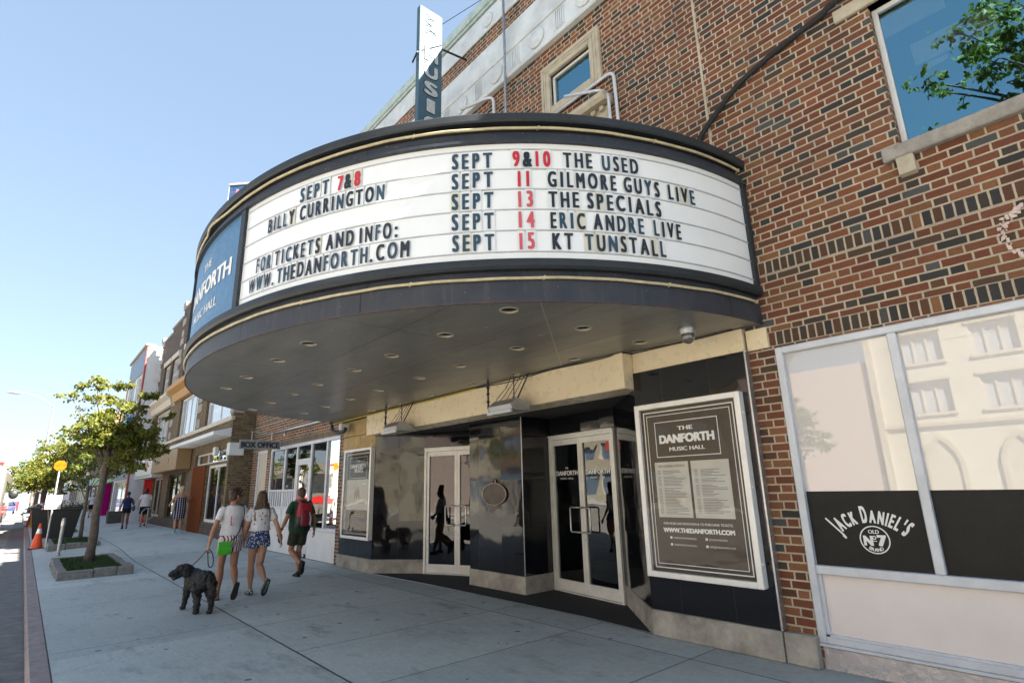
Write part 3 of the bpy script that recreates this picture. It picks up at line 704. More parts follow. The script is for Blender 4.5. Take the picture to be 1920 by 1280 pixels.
# over-door panels up to the ceiling
for p_, q_, za in ((D2, D1, 2.46), (D4, D3, 2.46), (D3, (6.87, 8.33), .0)): mb = MB(); slab(mb, p_, q_, za, 2.779, .1); mb.build('granite_cladding', M['granite'], hall)
mb = MB(); mb.box(6.15, 6.95, 6.88, 8.33, .272, 2.779); pl = mb.build('entrance_pillar', M['granite'], hall)
mb = MB(); mb.box(6.135, 6.95, 6.865, 8.345, .0, .27, .012); mb.build('pillar_base', M['base'], pl)
mb = MB(); mb.box(6.142, 6.152, 6.872, 6.884, .28, 2.775); mb.build('corner_trim', M['alu'], pl)
mb = MB()
for q_ in ((gx-.03, gx+.06, 2.655, 4.11), (gx-.02, WX+.03, 2.36, 2.645), (gx-.03, gx+.06, 11.01, 12.65)): mb = MB(); mb.box(*q_, 0, .268, .012); mb.build('stone_plinth', M['base'], hall)
for p_, q_ in (((RB[0]-.012, RB[1]-.02), (RA[0]-.03, RA[1]-.008)), ((LA[0]-.03, LA[1]+.008), (LB[0]-.0, LB[1]-.02))): mb = MB(); slab(mb, p_, q_, .0, .268, .06); mb.build('stone_plinth', M['base'], hall)
mb = MB(); mb.box(gx-.012, gx+.1, 2.645, 2.664, .27, 3.0, .003); mb.build('corner_trim', M['alu'], hall)
# brick pier beside the box office and stone above the poster
mb = MB(); mb.box(gx+.02, WX+.1, 12.66, 12.88, 0, 2.95); mb.build('brick_pier', M['brick'], hall)
mb = MB()
for i, (a, b, c, d) in enumerate(((11.0, 11.72, 2.505, 2.85), (11.73, 12.62, 2.505, 2.85), (11.0, 11.4, 2.86, 3.22), (11.41, 12.62, 2.86, 3.22))): mb.box(gx-.01, gx+.09, a, b, c, d, .008)
mb.build('tan_stone', paint('tan_stone', (.50, .36, .17), .8, dirt=.35, scale=4, bump=.004), hall)
mb = MB(); mb.box(WX-.065, WX+.05, 2.665, 4.12, 2.985, 3.235, .004); mb.box(WX-.03, WX+.02, 2.42, 2.64, 2.98, 3.2, .0); mb.build('fascia_board', M['beige'], hall)
mb = MB(); mb.box(5.42, 5.86, 4.125, 11.1, 2.78, 3.236, .008); mb.build('entrance_lintel', M['beige'], hall)
mb = MB(); mb.poly([(5.84, 4.0, 2.781), (7.3, 4.0, 2.781), (7.3, 11.1, 2.781), (5.84, 11.1, 2.781)]); mb.build('porch_ceiling', M['dark'], hall)
# black floor of the recess
mb = MB(); mb.prism([(5.63, 4.12, .001), (5.70, 5.3, .001), (5.69, 6.8, .001), (5.68, 8.9, .001), (5.60, 10.95, .001), (6.3, 10.1, .001), (7.1, 10.1, .001), (7.1, 5.2, .001), (6.6, 5.28, .001)][::-1], (0, 0, .008))
struct(mb.build('entrance_floor', M['mat']))
mb = MB(); mb.tube([(5.61, 4.14, .006), (5.69, 5.3, .006), (5.68, 6.8, .006), (5.67, 8.9, .006), (5.585, 10.96, .006)], (.012, .006), 6); mb.build('floor_trim', M['alu'], hall)
# lobby behind the doors
mb = MB(); x1 = 10
P = [(7.08, 4.9), (x1, 4.9), (x1, 10.5), (7.08, 10.5)]
for a, b in zip(P[:-1], P[1:]): mb.poly([(*a, 0), (*b, 0), (*b, 2.9), (*a, 2.9)])
mb.poly([(7.08, 4.9, .004), (x1, 4.9, .004), (x1, 10.5, .004), (7.08, 10.5, .004)]); mb.poly([(6.2, 4.9, 2.9), (x1, 4.9, 2.9), (x1, 10.9, 2.9), (6.2, 10.9, 2.9)])
mb.poly([(6.6, 5.2, 0), (7.08, 4.9, 0), (7.08, 4.9, 2.9), (6.6, 5.2, 2.9)]); mb.poly([(6.3, 10.15, 0), (7.08, 10.5, 0), (7.08, 10.5, 2.9), (6.3, 10.15, 2.9)])
mb.build('lobby', M['room'], hall, recalc=False)
# inner hand rails glimpsed in the lobby
def door_pair(p, q, z0=.02, z1=2.445):
    """two leaves between plan points p (seen right) and q (seen left)"""
    p, q = Vector((*p, 0)), Vector((*q, 0)); d = (q-p).normalized(); n = Vector((-d.y, d.x, 0))      # n points into the lobby
    if n.x < 0: n = -n
    L = (q-p).length; fw = .05
    def P(s, o, z): return p+d*s+n*o+Vector((0, 0, z))
    def pb(mb, s0, s1, za, zb, o0=-.02, o1=.03):
        mb.prism([P(s0, o0, za), P(s1, o0, za), P(s1, o1, za), P(s0, o1, za)], (0, 0, zb-za))
    mb = MB(); pb(mb, .0, fw, 0, z1, -.04, .05); pb(mb, L-fw, L, 0, z1, -.04, .05); pb(mb, fw, L-fw, z1-.055, z1, -.04, .05); pb(mb, 0.0, L, z1+.001, z1+.02, -.06, .05); pb(mb, fw, L-fw, .008, .022, -.04, .05)
    mb.build('door_frame', M['doorwhite'], hall)
    mid = L/2
    for k, (a, b) in enumerate(((fw+.004, mid-.003), (mid+.003, L-fw-.004))):
        st = .058; mb = MB(); pb(mb, a, a+st, .03, z1-.06); pb(mb, b-st, b, .03, z1-.06); pb(mb, a+st, b-st, z1-.06-.09, z1-.06, -.018, .028); pb(mb, a+st, b-st, .03, .19, -.018, .028)
        leaf = mb.build('door', M['doorwhite'], hall)
        g = MB(); g.poly([P(a+st, .005, .19), P(b-st, .005, .19), P(b-st, .005, z1-.15), P(a+st, .005, z1-.15)]); g.build('pane', M['doorglass'], leaf)
        hs = (b-.03) if k == 0 else (a+.03); sg = -1 if k == 0 else 1
        hm = MB(); za, zb = .93, 1.3
        hm.tube([P(hs, -.02, za), P(hs, -.075, za), P(hs+sg*.03, -.085, za), P(hs+sg*.19, -.085, za), P(hs+sg*.205, -.085, za+.02), P(hs+sg*.205, -.085, zb-.02), P(hs+sg*.19, -.085, zb), P(hs+sg*.03, -.085, zb), P(hs, -.075, zb), P(hs, -.02, zb)], .0125, 8)
        hm.build('handle', M['alu'], leaf, True)
        if k == 0:
            lk = MB(); c = P(b-.03, -.02, .82); lk.ell(c, (.012, .012, .018)); lk.build('lock', M['alu'], leaf)
        yield leaf, lambda s, z, o=.0: P(s, -.004+o, z), (a+st, b-st)
def door_text(leaf, P, rng, zc):
    a, b = rng; c = (a+b)/2; mb = MB(); wd = b-a
    f = lambda u, v: P(c-u, zc+v)
    put_text(mb, 'THE', lambda u, v: P(c-u, zc+.10+v), .032, .075, 1, .03); put_text(mb, 'DANFORTH', f, .075, wd*.88, 1, .05); put_text(mb, 'MUSIC HALL', lambda u, v: P(c-u, zc-.065+v), .03, wd*.55, 1, .02)
    mb.build('lettering', M['whiteink'], leaf)
dl = list(door_pair(D1, D2))
for leaf, P, rng in dl: door_text(leaf, P, rng, 1.80)
leaf, P, rng = dl[0]; mb = MB(); a = rng[0]
mb.poly([P(a+.015, 2.14), P(a+.10, 2.14), P(a+.10, 2.27), P(a+.015, 2.27)]); mb.build('red_sticker', paint('red_sticker', (.6, .05, .02), .5, bump=0), leaf)
for leaf, P, rng in door_pair(D4, D3): pass

# ------------------------------------------------------------------ box office front in the hall's left wing
x = WX+.0
mb = MB()
def fb(a, b, c, d, dx=0., t=.07): mb.box(x-.02+dx, x-.02+dx+t, a, b, c, d, .006)
fb(12.9, 12.96, .76, 2.965); fb(17.97, 18.05, .76, 2.965); fb(12.96, 17.97, 2.875, 2.965)
for yv in (13.74, 14.78, 15.83, 16.79): fb(yv-.045, yv+.045, .76 if yv != 14.78 and yv != 15.83 else .1, 2.875, .003)
fb(14.825, 15.785, 2.44, 2.52, .005)
fb(12.9, 14.735, .70, .765, -.03, .12); fb(15.875, 18.05, .70, .765, -.03, .12)
fb(15.875, 17.97, 1.66, 1.72, .004); fb(15.875, 17.97, 1.2, 1.26, .004)
# slatted vents under the two left panes
for a, b in ((15.875, 16.745), (16.835, 17.97)):
    n = 6
    for k in range(n+1): yy = a+(b-a)*k/n; fb(yy-.035 if k else yy, yy+.035 if k < n else yy, 1.26, 1.66, .006)
bof = mb.build('box_office_front', M['trimwhite'], hall)
for q_ in ((12.9, 14.735, .0, .70, .012, .05), (15.875, 18.05, .0, .70, .012, .05), (15.875, 16.745, .765, 1.2, .02, .04), (16.835, 17.97, .765, 1.2, .02, .04)): mb = MB(); fb(*q_); mb.build('base_panel', M['white'], bof)
mb = MB(); mb.box(x-.012, x+.005, 17.1, 17.55, .9, 1.05, .003); mb.build('letter_flap', M['white'], bof)
mb = MB(); mb.box(x-.012, x+.04, 12.9, 18.05, .0, .012); mb.build('threshold', M['black'], bof)
mb = MB(); fb(14.83, 14.91, .1, 2.44, .01, .045); fb(15.70, 15.78, .1, 2.44, .01, .045); fb(14.91, 15.70, 2.36, 2.44, .01, .045); fb(14.91, 15.7, .02, .35, .01, .045)
dr = mb.build('door', M['trimwhite'], hall)
flat('pane', M['glass'], 14.91, 15.70, .35, 2.36, x+.02, dr)
for a, b, c, d in ((12.96, 13.695, .765, 2.875), (13.785, 14.735, .765, 2.875), (14.825, 15.785, 2.52, 2.875), (15.875, 16.745, 1.72, 2.875), (16.835, 17.97, 1.72, 2.875)): flat('pane', M['glass'], a, b, c, d, x+.025, bof)
flat('vent_back', M['dark'], 15.875, 17.97, 1.26, 1.66, x+.03, bof)
dark_room(12.92, 18.04, .0, 2.96, WX+.06, WX+2.5, M['dark'])
nw = window_unit('narrow_window', 18.49, 19.5, 1.06, 2.965, WX+.02, .1, M['trimwhite'], paint('cream_blind', (.52, .45, .36), .5, dirt=.15))
# painted service pipe along the left wing
mb = MB(); mb.tube([(WX-.06, 20.0, 3.42), (WX-.06, 12.9, 3.42)], .035, 8); mb.build('wall_pipe', M['alu'], hall, True)

# ------------------------------------------------------------------ the marquee
YC = 7.65
_co = (-.221, -.616, .185, -.265)
_T = np.linspace(-math.pi/2, math.pi/2, 721); _c = np.cos(_T)
_r = 5.2+_c*_co[0]+_c**2*_co[1]+_c**3*_co[2]+_c**4*_co[3]
_X = WX-_r*_c; _Y = YC+_r*np.sin(_T)
_S = np.concatenate([[0], np.cumsum(np.hypot(np.diff(_X), np.diff(_Y)))]); SLEN = float(_S[-1])
def mq(s, o=0.):
    """plan point at arc length s from the near end, pushed out by o"""
    s = min(max(s, 0), SLEN); x = float(np.interp(s, _S, _X)); y = float(np.interp(s, _S, _Y))
    e = .02; a, b = max(0, s-e), min(SLEN, s+e)
    tx = float(np.interp(b, _S, _X)-np.interp(a, _S, _X)); ty = float(np.interp(b, _S, _Y)-np.interp(a, _S, _Y)); l = math.hypot(tx, ty)
    return x-ty/l*o, y+tx/l*o
def mqn(s, o, z): x, y = mq(s, o); return (x, y, z)
def mq_pt(s, o, z):
    # o positive = outwards
    x, y = mq(s, o); return Vector((x, y, z))
# check the sign of the normal once
if mq(SLEN/2, .1)[0] > mq(SLEN/2, 0)[0]:
    _mq = mq
    def mq(s, o=0.): return _mq(s, -o)
def sweep(prof, s0=0., s1=None, n=120, closed=True):
    s1 = SLEN if s1 is None else s1; mb = MB(); rings = []
    for i in range(n+1):
        s = s0+(s1-s0)*i/n; rings.append([mq_pt(s, o, z) for o, z in prof])
    mb.loft(rings, cap=closed); return mb
marq = thing('marquee', 'curved cinema marquee with a white letter board listing September shows and a blue name panel', 'marquee', (3.4, 7.65, 3.24))
SJ0, SJ1 = 6.25, SLEN-6.25     # joints beside the blue panel
Z0, Z1 = 3.645, 4.862          # letter board
body = sweep([(.0, 3.24), (.0, 3.475), (-.02, 3.49), (-.03, 3.555), (-.2, 3.555), (-.2, 3.27), (-.016, 3.265), (-.014, 3.24)]).build('fascia', M['navy2'], marq, True, angle=35)
sweep([(.055, 3.575), (.055, 3.60), (.045, Z0), (-.06, Z0), (-.06, 3.55), (.03, 3.55)]).build('ledge', M['frame_dk'], marq, True, angle=30)
sweep([(.004, Z1), (.045, Z1), (.045, Z1+.03), (.0, Z1+.04), (-.0, 4.99), (-.2, 4.99), (-.2, Z1)]).build('fascia', M['navy'], marq, True, angle=30)
sweep([(-.055, 4.985), (-.06, 5.085), (-.2, 5.085), (-.2, 4.985)]).build('shadow_gap', M['black'], marq, True, angle=30)
sweep([(.04, 5.086), (.055, 5.10), (.055, 5.17), (.04, 5.185), (-.3, 5.2), (-.3, 5.086)]).build('flange', M['frame_dk'], marq, True, angle=30)
for z, nm in ((5.018, 'upper_gold_tube'), (3.462, 'lower_gold_tube')):
    mb = MB(); pts = []
    for i in range(241):
        s = .12+(SLEN-.24)*i/240; sag = .003*math.sin(i*.23)+.0015*math.sin(i*.71)
        dz = (-.16 if 7.05 < s < 7.5 and z > 4 else 0)
        q_ = max(0, 1-((s-7.2)/.45)**2)**2 if z > 4 else 0; pts.append(mq_pt(s, (.03 if z > 4 else .024)+.05*q_, z+sag-.03*q_))
    mb.tube(pts, .015, 8)
    for i in range(0, 241, 20): mb.bar(pts[i]+Vector((0, 0, .019)), pts[i]-Vector((0, 0, .019)), .035, .008)
    mb.build('gold_tube', M['gold'], marq, True, angle=60)
# letter boards on both sides of the blue panel
def board(s0, s1, name, m):
    mb = MB(); n = 90
    a = [(mq_pt(s0+(s1-s0)*i/n, .0, Z0), mq_pt(s0+(s1-s0)*i/n, .0, Z1)) for i in range(n+1)]
    for (p, q), (u, v) in zip(a[:-1], a[1:]): mb.poly([p, u, v, q])
    return mb.build(name, m, marq, True)
LB = board(.06, SJ0-.05, 'letter_board', M['board']); LB2 = board(SJ1+.05, SLEN-.06, 'letter_board', M['board'])
BP = board(SJ0+.05, SJ1-.05, 'name_panel', M['bluepanel'])
mb = MB()
for s in (.03, SJ0, SJ1, SLEN-.03):
    w2 = .05
    rings = [[mq_pt(s-w2, .0, z), mq_pt(s-w2, .035, z), mq_pt(s+w2, .035, z), mq_pt(s+w2, .0, z)] for z in (Z0-.002, Z1+.002)]
    mb.loft(rings)
mb.build('board_frame', M['frame_dk'], marq)
# clear letter rails
PITCH = .214; RZ = [4.69, 4.476, 4.262, 4.048, 3.834]
def rail(s0, s1, parent):
    mb = MB()
    for z in [r+.107 for r in RZ]+[RZ[-1]-.107]:
        n = 80
        rings = [[mq_pt(s0+(s1-s0)*i/n, o, z+dz) for o, dz in ((.001, -.007), (.012, -.005), (.012, .004), (.001, .006))] for i in range(n+1)]
        mb.loft(rings)
    mb.build('letter_rail', M['rail'], parent, True, angle=40)
rail(.07, SJ0-.06, LB); rail(SJ1+.06, SLEN-.07, LB2)
# letters, each on its own clear card; s positions measured along the board
WORDS = [('SEPT', 3.423, 3.025, 0, 0), ('9', 2.842, 2.756, 0, 1), ('&', 2.74, 2.646, 0, 0), ('10', 2.623, 2.465, 0, 1), ('THE', 2.345, 2.055, 0, 0), ('USED', 1.955, 1.565, 0, 0),
 ('SEPT', 3.423, 3.021, 1, 0), ('11', 2.803, 2.67, 1, 1), ('GILMORE', 2.505, 1.822, 1, 0), ('GUYS', 1.745, 1.345, 1, 0), ('LIVE', 1.24, .90, 1, 0),
 ('SEPT', 3.423, 3.021, 2, 0), ('13', 2.803, 2.646, 2, 1), ('THE', 2.505, 2.212, 2, 0), ('SPECIALS', 2.133, 1.349, 2, 0),
 ('SEPT', 3.423, 3.021, 3, 0), ('14', 2.803, 2.638, 3, 1), ('ERIC', 2.497, 2.165, 3, 0), ('ANDRE', 2.085, 1.565, 3, 0), ('LIVE', 1.455, 1.135, 3, 0),
 ('SEPT', 3.416, 3.021, 4, 0), ('15', 2.803, 2.646, 4, 1), ('KT', 2.489, 2.291, 4, 0), ('TUNSTALL', 2.18, 1.341, 4, 0),
 ('SEPT', 5.19, 4.776, 0, 0), ('7', 4.673, 4.592, 0, 1), ('&', 4.584, 4.496, 0, 0), ('8', 4.466, 4.384, 0, 1), ('BILLY', 5.696, 5.254, 1, 0), ('CURRINGTON', 5.168, 4.108, 1, 0),
 ('FOR', 5.857, 5.59, 3, 0), ('TICKETS', 5.519, 4.849, 3, 0), ('AND', 4.768, 4.429, 3, 0), ('INFO:', 4.369, 3.949, 3, 0), ('WWW.', 5.976, 5.504, 4, 0), ('THEDANFORTH', 5.455, 4.265, 4, 0), ('.COM', 4.243, 3.828, 4, 0)]
rl = random.Random(5)
groups = {'ink': MB(), 'ink2': MB(), 'redink': MB(), 'redink2': MB()}; cards = {'lettercard': MB(), 'lettercard2': MB()}
LH = .178; KX, BO = .43, .036
for word, sa, sb, row, red in WORDS:
    gap = .030; ws = [max(.20, text_mesh(c, KX, BO)[2]) for c in word]
    tot = (sa-sb); avail = tot-gap*(len(word)-1); pos = 0; f = avail/sum(ws)
    faded = rl.random() < .3
    for c, wd in zip(word, ws):
        W = wd*f; sc = sa-pos-W/2; pos += W+gap
        jz = rl.uniform(-.004, .004); tilt = rl.uniform(-.012, .012); o = .016+.002*rl.random()
        def fn(u, v, sc=sc, z0=RZ[row]-LH/2+jz, o=o, tilt=tilt): return mq_pt(sc-u-tilt*v, o, z0+v)
        g = (('redink2' if row > 1 and sa < 4 else 'redink') if red else ('ink2' if (row, word) in ((0, 'SEPT'), (1, 'SEPT'), (2, 'SEPT'), (3, 'SEPT'), (4, 'SEPT')) or rl.random() < .22 else 'ink'))
        put_text(groups[g], c, fn, LH, min(W, text_mesh(c, KX, BO)[2]*LH*1.22), KX, BO)
        if c not in '.:':
            cm = cards['lettercard2' if rl.random() < (.35 if sa < 2.6 and row > 2 else .12) else 'lettercard']
            if rl.random() < .55:
                a, b = -W/2-.008, W/2+.008; cm.poly([fn(a, -.02), fn(b, -.02), fn(b, LH+.018), fn(a, LH+.018)][::1]); 
for k, mbx in cards.items():
    for v in mbx.bm.verts: v.co.x += .006 if False else 0
    for v in mbx.bm.verts:
        d = Vector((v.co.x-WX, (v.co.y-YC)*.55, 0)); d.normalize(); v.co -= d*.008
    mbx.build('letter_card', M[k], LB)
for k, mbx in groups.items(): mbx.build('lettering', M[k], LB, recalc=False)
# far side board repeats the listing (only seen from other places)
# name on the blue panel
bm_ = MB(); sc = SLEN/2
for s_, z, h, wd, bo in (('THE', 4.50, .115, .40, .03), ('DANFORTH', 4.14, .25, 1.96, .06), ('MUSIC HALL', 3.86, .125, 1.2, .03)):
    put_text(bm_, s_, lambda u, v, z=z: mq_pt(sc-u, .006, z+v), h, wd, 1, bo)
bm_.build('lettering', M['whiteink'], BP, recalc=False)
# soffit with can-light openings
lights = []
for xi in (2.16, 3.19, 4.22, 5.21):
    for yi in (3.69, 4.75, 5.93, 6.95, 8.25, 9.32, 10.45, 11.55):
        if xi > 5 and (yi > 11): continue
        xs = np.interp(yi, _Y, _X)
        if xi > xs+.28: lights.append((xi, yi))
mb = MB(); bm = mb.bm; RL = .085
outer = [bm.verts.new((*mq(SLEN*i/160, -.015), 3.243)) for i in range(161)]
edges = [bm.edges.new((outer[i], outer[i+1])) for i in range(160)]+[bm.edges.new((outer[-1], outer[0]))]
for lx, ly in lights:
    vs = [bm.verts.new((lx+RL*math.cos(2*math.pi*k/20), ly+RL*math.sin(2*math.pi*k/20), 3.243)) for k in range(20)]
    edges += [bm.edges.new((vs[k], vs[(k+1) % 20])) for k in range(20)]
bmesh.ops.triangle_fill(bm, edges=edges, use_beauty=True)
for f in bm.faces:
    if f.normal.z > 0: f.normal_flip()
mb.build('soffit', M['soffit'], marq, recalc=False)
mb = MB(); mb.poly([(*mq(SLEN*i/120, -.25), 5.1) for i in range(121)]); mb.build('canopy_roof', M['dark'], marq)
M['bulb'] = paint('frosted_bulb', (.6, .57, .5), .3, dirt=.1, bump=0)
for lx, ly in lights:
    mb = MB(); n = 20
    prof = [(RL+.008, 3.2425), (RL+.008, 3.238), (RL, 3.236), (RL-.002, 3.258)]
    rings = [[(lx+r*math.cos(2*math.pi*k/n), ly+r*math.sin(2*math.pi*k/n), z) for k in range(n)] for r, z in prof]
    mb.loft(rings, cap=False); sl_ = mb.build('soffit_light', M['lamp'], marq, True, angle=40)
    mb = MB(); rr2 = [[(lx+r*math.cos(2*math.pi*k/n), ly+r*math.sin(2*math.pi*k/n), z) for k in range(n)] for r, z in ((RL-.0015, 3.258), (RL-.006, 3.36))]; mb.loft(rr2, cap=False); mb.poly(rr2[1]); mb.build('shaded_can_wall', M['dark'], sl_)  # inner can wall coloured dark to stand for shade above the lit lip

# ------------------------------------------------------------------ blade sign on the canopy roof
bs = thing('blade_sign', 'tall narrow navy sign reading MUSIC standing on the marquee roof', 'sign', (4.77, 7.71, 5.12))
mb = MB(); mb.box(4.50, 5.02, 7.655, 7.775, 5.12, 10.89, .008); mb.build('sign_body', paint('navy_sign_face', (.05, .105, .155), .62, dirt=.25, scale=3, bump=.002, var=(.08, .13, .165), spec=.2), bs)
M['signwhite'] = paint('worn_white_letter', (.50, .53, .53), .8, dirt=.3, scale=12, bump=.002, spec=.1)
M['matt'] = paint('matt_dark', (.02, .03, .04), .95, spec=.0, bump=0); lm, ld = MB(), MB()
for i, ch in enumerate('MUSIC'):
    z = 9.83-i*.385
    for mbx, o, h, wd, bo in ((ld, .004, .33, .325, .075), (lm, .012, .31, .30, .055)):
        put_text(mbx, ch, lambda u, v, z=z, o=o, h=h: (4.77+u, 7.655-o, z-h/2+v), h, wd if ch != 'I' else wd*.62, .9, bo)
lm.build('lettering', M['signwhite'], bs, recalc=False); ld.build('letter_outline', M['matt'], bs, recalc=False)
for o_ in ():
    pass
mb = MB()
for k in range(9):
    a = 10.3+.055*k; c_ = 4.6+.03*((k*7) % 5); mb.bar((c_, 7.652, a), (c_+.10+.03*((k*3) % 4), 7.652, a+.06*math.sin(k*2.3)), .007, .006)
mb.build('worn_ornament', M['matt'], bs)
mb = MB(); mb.tube([(5.0, 7.70, 10.16), (WX, 7.74, 10.3)], .022, 6); mb.tube([(4.52, 7.72, 9.85), (4.40, 7.60, 9.6)], .02, 6); mb.tube([(4.40, 7.55, 9.63), (4.44, 7.8, 9.58)], .018, 6)
mb.tube([(5.02, 7.7, 10.75), (WX, 6.6, 11.22)], .007, 5); mb.tube([(4.55, 7.65, 9.82), (5.0, 7.65, 10.2)], .009, 5); mb.build('brace', M['black'], bs)

# ------------------------------------------------------------------ poster cases
def poster_case(name, label, y0, y1, z0, z1, big):
    t = thing(name, label, 'poster case', (gx-.05, (y0+y1)/2, z0))
    fw = .062; xf, xb = 5.495, 5.598
    mb = MB(); mb.box(xf, xb, y0, y0+fw, z0, z1, .006); mb.box(xf, xb, y1-fw, y1, z0, z1, .006); mb.box(xf, xb, y0+fw, y1-fw, z1-fw, z1, .006); mb.box(xf, xb, y0+fw, y1-fw, z0, z0+fw, .006)
    for zz in (z0+.22, z0+.95, z1-.22): mb.lathe([(.012, 0), (.012, -.012)], (xf+.05, y0, zz), 8, 'Y')
    f = mb.build('case_frame', M['casewhite'], t)
    W = y1-y0-2*fw; H = z1-z0-2*fw; yc = (y0+y1)/2; xp = xf+.045
    def q(mb, a, b, c, d, e): # u0 u1 v0 v1 in 0..1 from the left-bottom corner, e towards the street
        ya, yb = y1-fw-a*W, y1-fw-b*W; za, zb = z0+fw+c*H, z0+fw+d*H
        mb.poly([(xp-e, ya, za), (xp-e, yb, za), (xp-e, yb, zb), (xp-e, ya, zb)])
    mb = MB(); q(mb, 0, 1, 0, 1, 0); ps = mb.build('poster', M['brownposter'] if big else M['brownposter'], t)
    wk, pk, gk = MB(), MB(), MB()
    def rect(a, b, c, d, tk, e=.004):
        tv = tk*W/H; q(wk, a, b, c, c+tv, e); q(wk, a, b, d-tv, d, e); q(wk, a, a+tk, c+tv, d-tv, e); q(wk, b-tk, b, c+tv, d-tv, e)
    def tx(s, u, v, h, wd, bo=.03, kx=1., mbx=wk, al='c'):
        put_text(mbx, s, lambda a, b: (xp-.006, y1-fw-u*W-a, z0+fw+v*H+b), h*H, wd*W, kx, bo, al)
    if big:
        rect(.03, .97, .02, .98, .010); rect(.065, .935, .045, .955, .006)
        rect(.15, .81, .685, .91, .007)
        tx('THE', .48, .848, .026, .16, .05); tx('DANFORTH', .48, .772, .056, .575, .09); tx('MUSIC HALL', .48, .722, .025, .37, .045)
        for a, b in ((.115, .475), (.50, .87)):
            q(pk, a, b, .32, .655, .003)
        rr = random.Random(3)
        put_text(gk, 'UPCOMING EVENTS', lambda a, b: (xp-.006, y1-fw-.295*W-a, z0+fw+.622*H+b), .016*H, .28*W, 1, .04)
        for a in (.14, .53):
            for k in range(30):
                v = .598-k*.0089; 
                if rr.random() < .12: continue
                q(gk, a+.0, a+.035, v, v+.0035, .005); q(gk, a+.06, a+.06+rr.uniform(.10, .245), v, v+.0038, .005)
        tx('FOR MORE INFORMATION & TO PURCHASE TICKETS:', .5, .277, .015, .68, .02, .9); tx('WWW.THEDANFORTH.COM', .5, .232, .028, .70, .09)
        for i, (s, u, v) in enumerate((('THEDANFORTHMUSICHALL', .215, .196), ('@THEDANFORTHMH', .57, .196), ('THEDANFORTHMUSICHALL', .215, .156), ('INFO@THEDANFORTH.COM', .57, .156))):
            tx(s, u+.035, v, .0105, .235 if i != 1 else .17, .0, .9, wk, 'l'); q(wk, u, u+.022, v-.001, v+.0125, .005)
    else:
        rect(.03, .97, .02, .98, .010); rect(.06, .94, .035, .965, .006)
        q(pk, .08, .92, .30, .66, .003)
        rect(.16, .86, .675, .93, .008)
        tx('THE', .5, .872, .02, .12, .03); tx('DANFORTH', .5, .80, .048, .60, .05, .8); tx('BUZZ', .55, .748, .05, .36, .05, .9)
        for k in range(9): 
            v = .07+k*.022; q(gk, .2, .2+.5*((k*37) % 10)/10+.15, v, v+.008, .005)
        for k in range(7): # dark figure print
            a = .40+.03*k; q(gk, a, a+.02, .42+.02*((k*5) % 3), .58-.02*((k*7) % 4), .005)
        q(wk, .70, .86, .60, .612, .004)
    wk.build('lettering', M['whiteink'], ps, recalc=False); pk.build('printed_sheet', M['paper'], ps); gk.build('small_print', M['greyink'], ps)
    mb = MB(); mb.poly([(xf+.012, y1-fw, z0+fw), (xf+.012, y0+fw, z0+fw), (xf+.012, y0+fw, z1-fw), (xf+.012, y1-fw, z1-fw)]); mb.build('case_pane', M['caseglass'], t)
poster_case('poster_case', 'large framed brown poster listing upcoming events on the granite beside the right doors', 2.73, 4.07, .63, 2.555, True)
poster_case('poster_case', 'framed brown poster with a white printed panel beside the box office', 10.985, 12.335, .635, 2.545, False)

# ------------------------------------------------------------------ small fittings on the hall
# oval plaque on the pillar
t = thing('wall_plaque', 'round bronze plaque with a small crest on the black pillar', 'plaque', (6.15, 7.6, 1.53))
mb = MB(); n = 32
rings = [[(x_, 7.6+r*.33*math.cos(2*math.pi*k/n), 1.525+r*.185*math.sin(2*math.pi*k/n)) for k in range(n)] for r, x_ in ((1, 6.149), (1, 6.128), (.93, 6.122), (.9, 6.128))]
mb.loft(rings); mb.build('plaque_body', paint('bronze', (.075, .06, .05), .35, .6, dirt=.3, bump=.001), t)
mb = MB(); rings = [[(x_, 7.6+r*.33*math.cos(2*math.pi*k/n), 1.525+r*.185*math.sin(2*math.pi*k/n)) for k in range(n)] for r, x_ in ((1.01, 6.13), (1.0, 6.119), (.94, 6.119), (.93, 6.127))]
mb.loft(rings, cap=False); mb.ell((6.128, 7.6, 1.735), (.012, .055, .045), None, 14, 8); mb.build('plaque_rim', paint('plaque_rim', (.33, .28, .22), .4, .5, dirt=.3), t, True, angle=40)
mb = MB(); mb.ell((6.115, 7.6, 1.735), (.006, .032, .03)); mb.build('crest', M['black'], t)
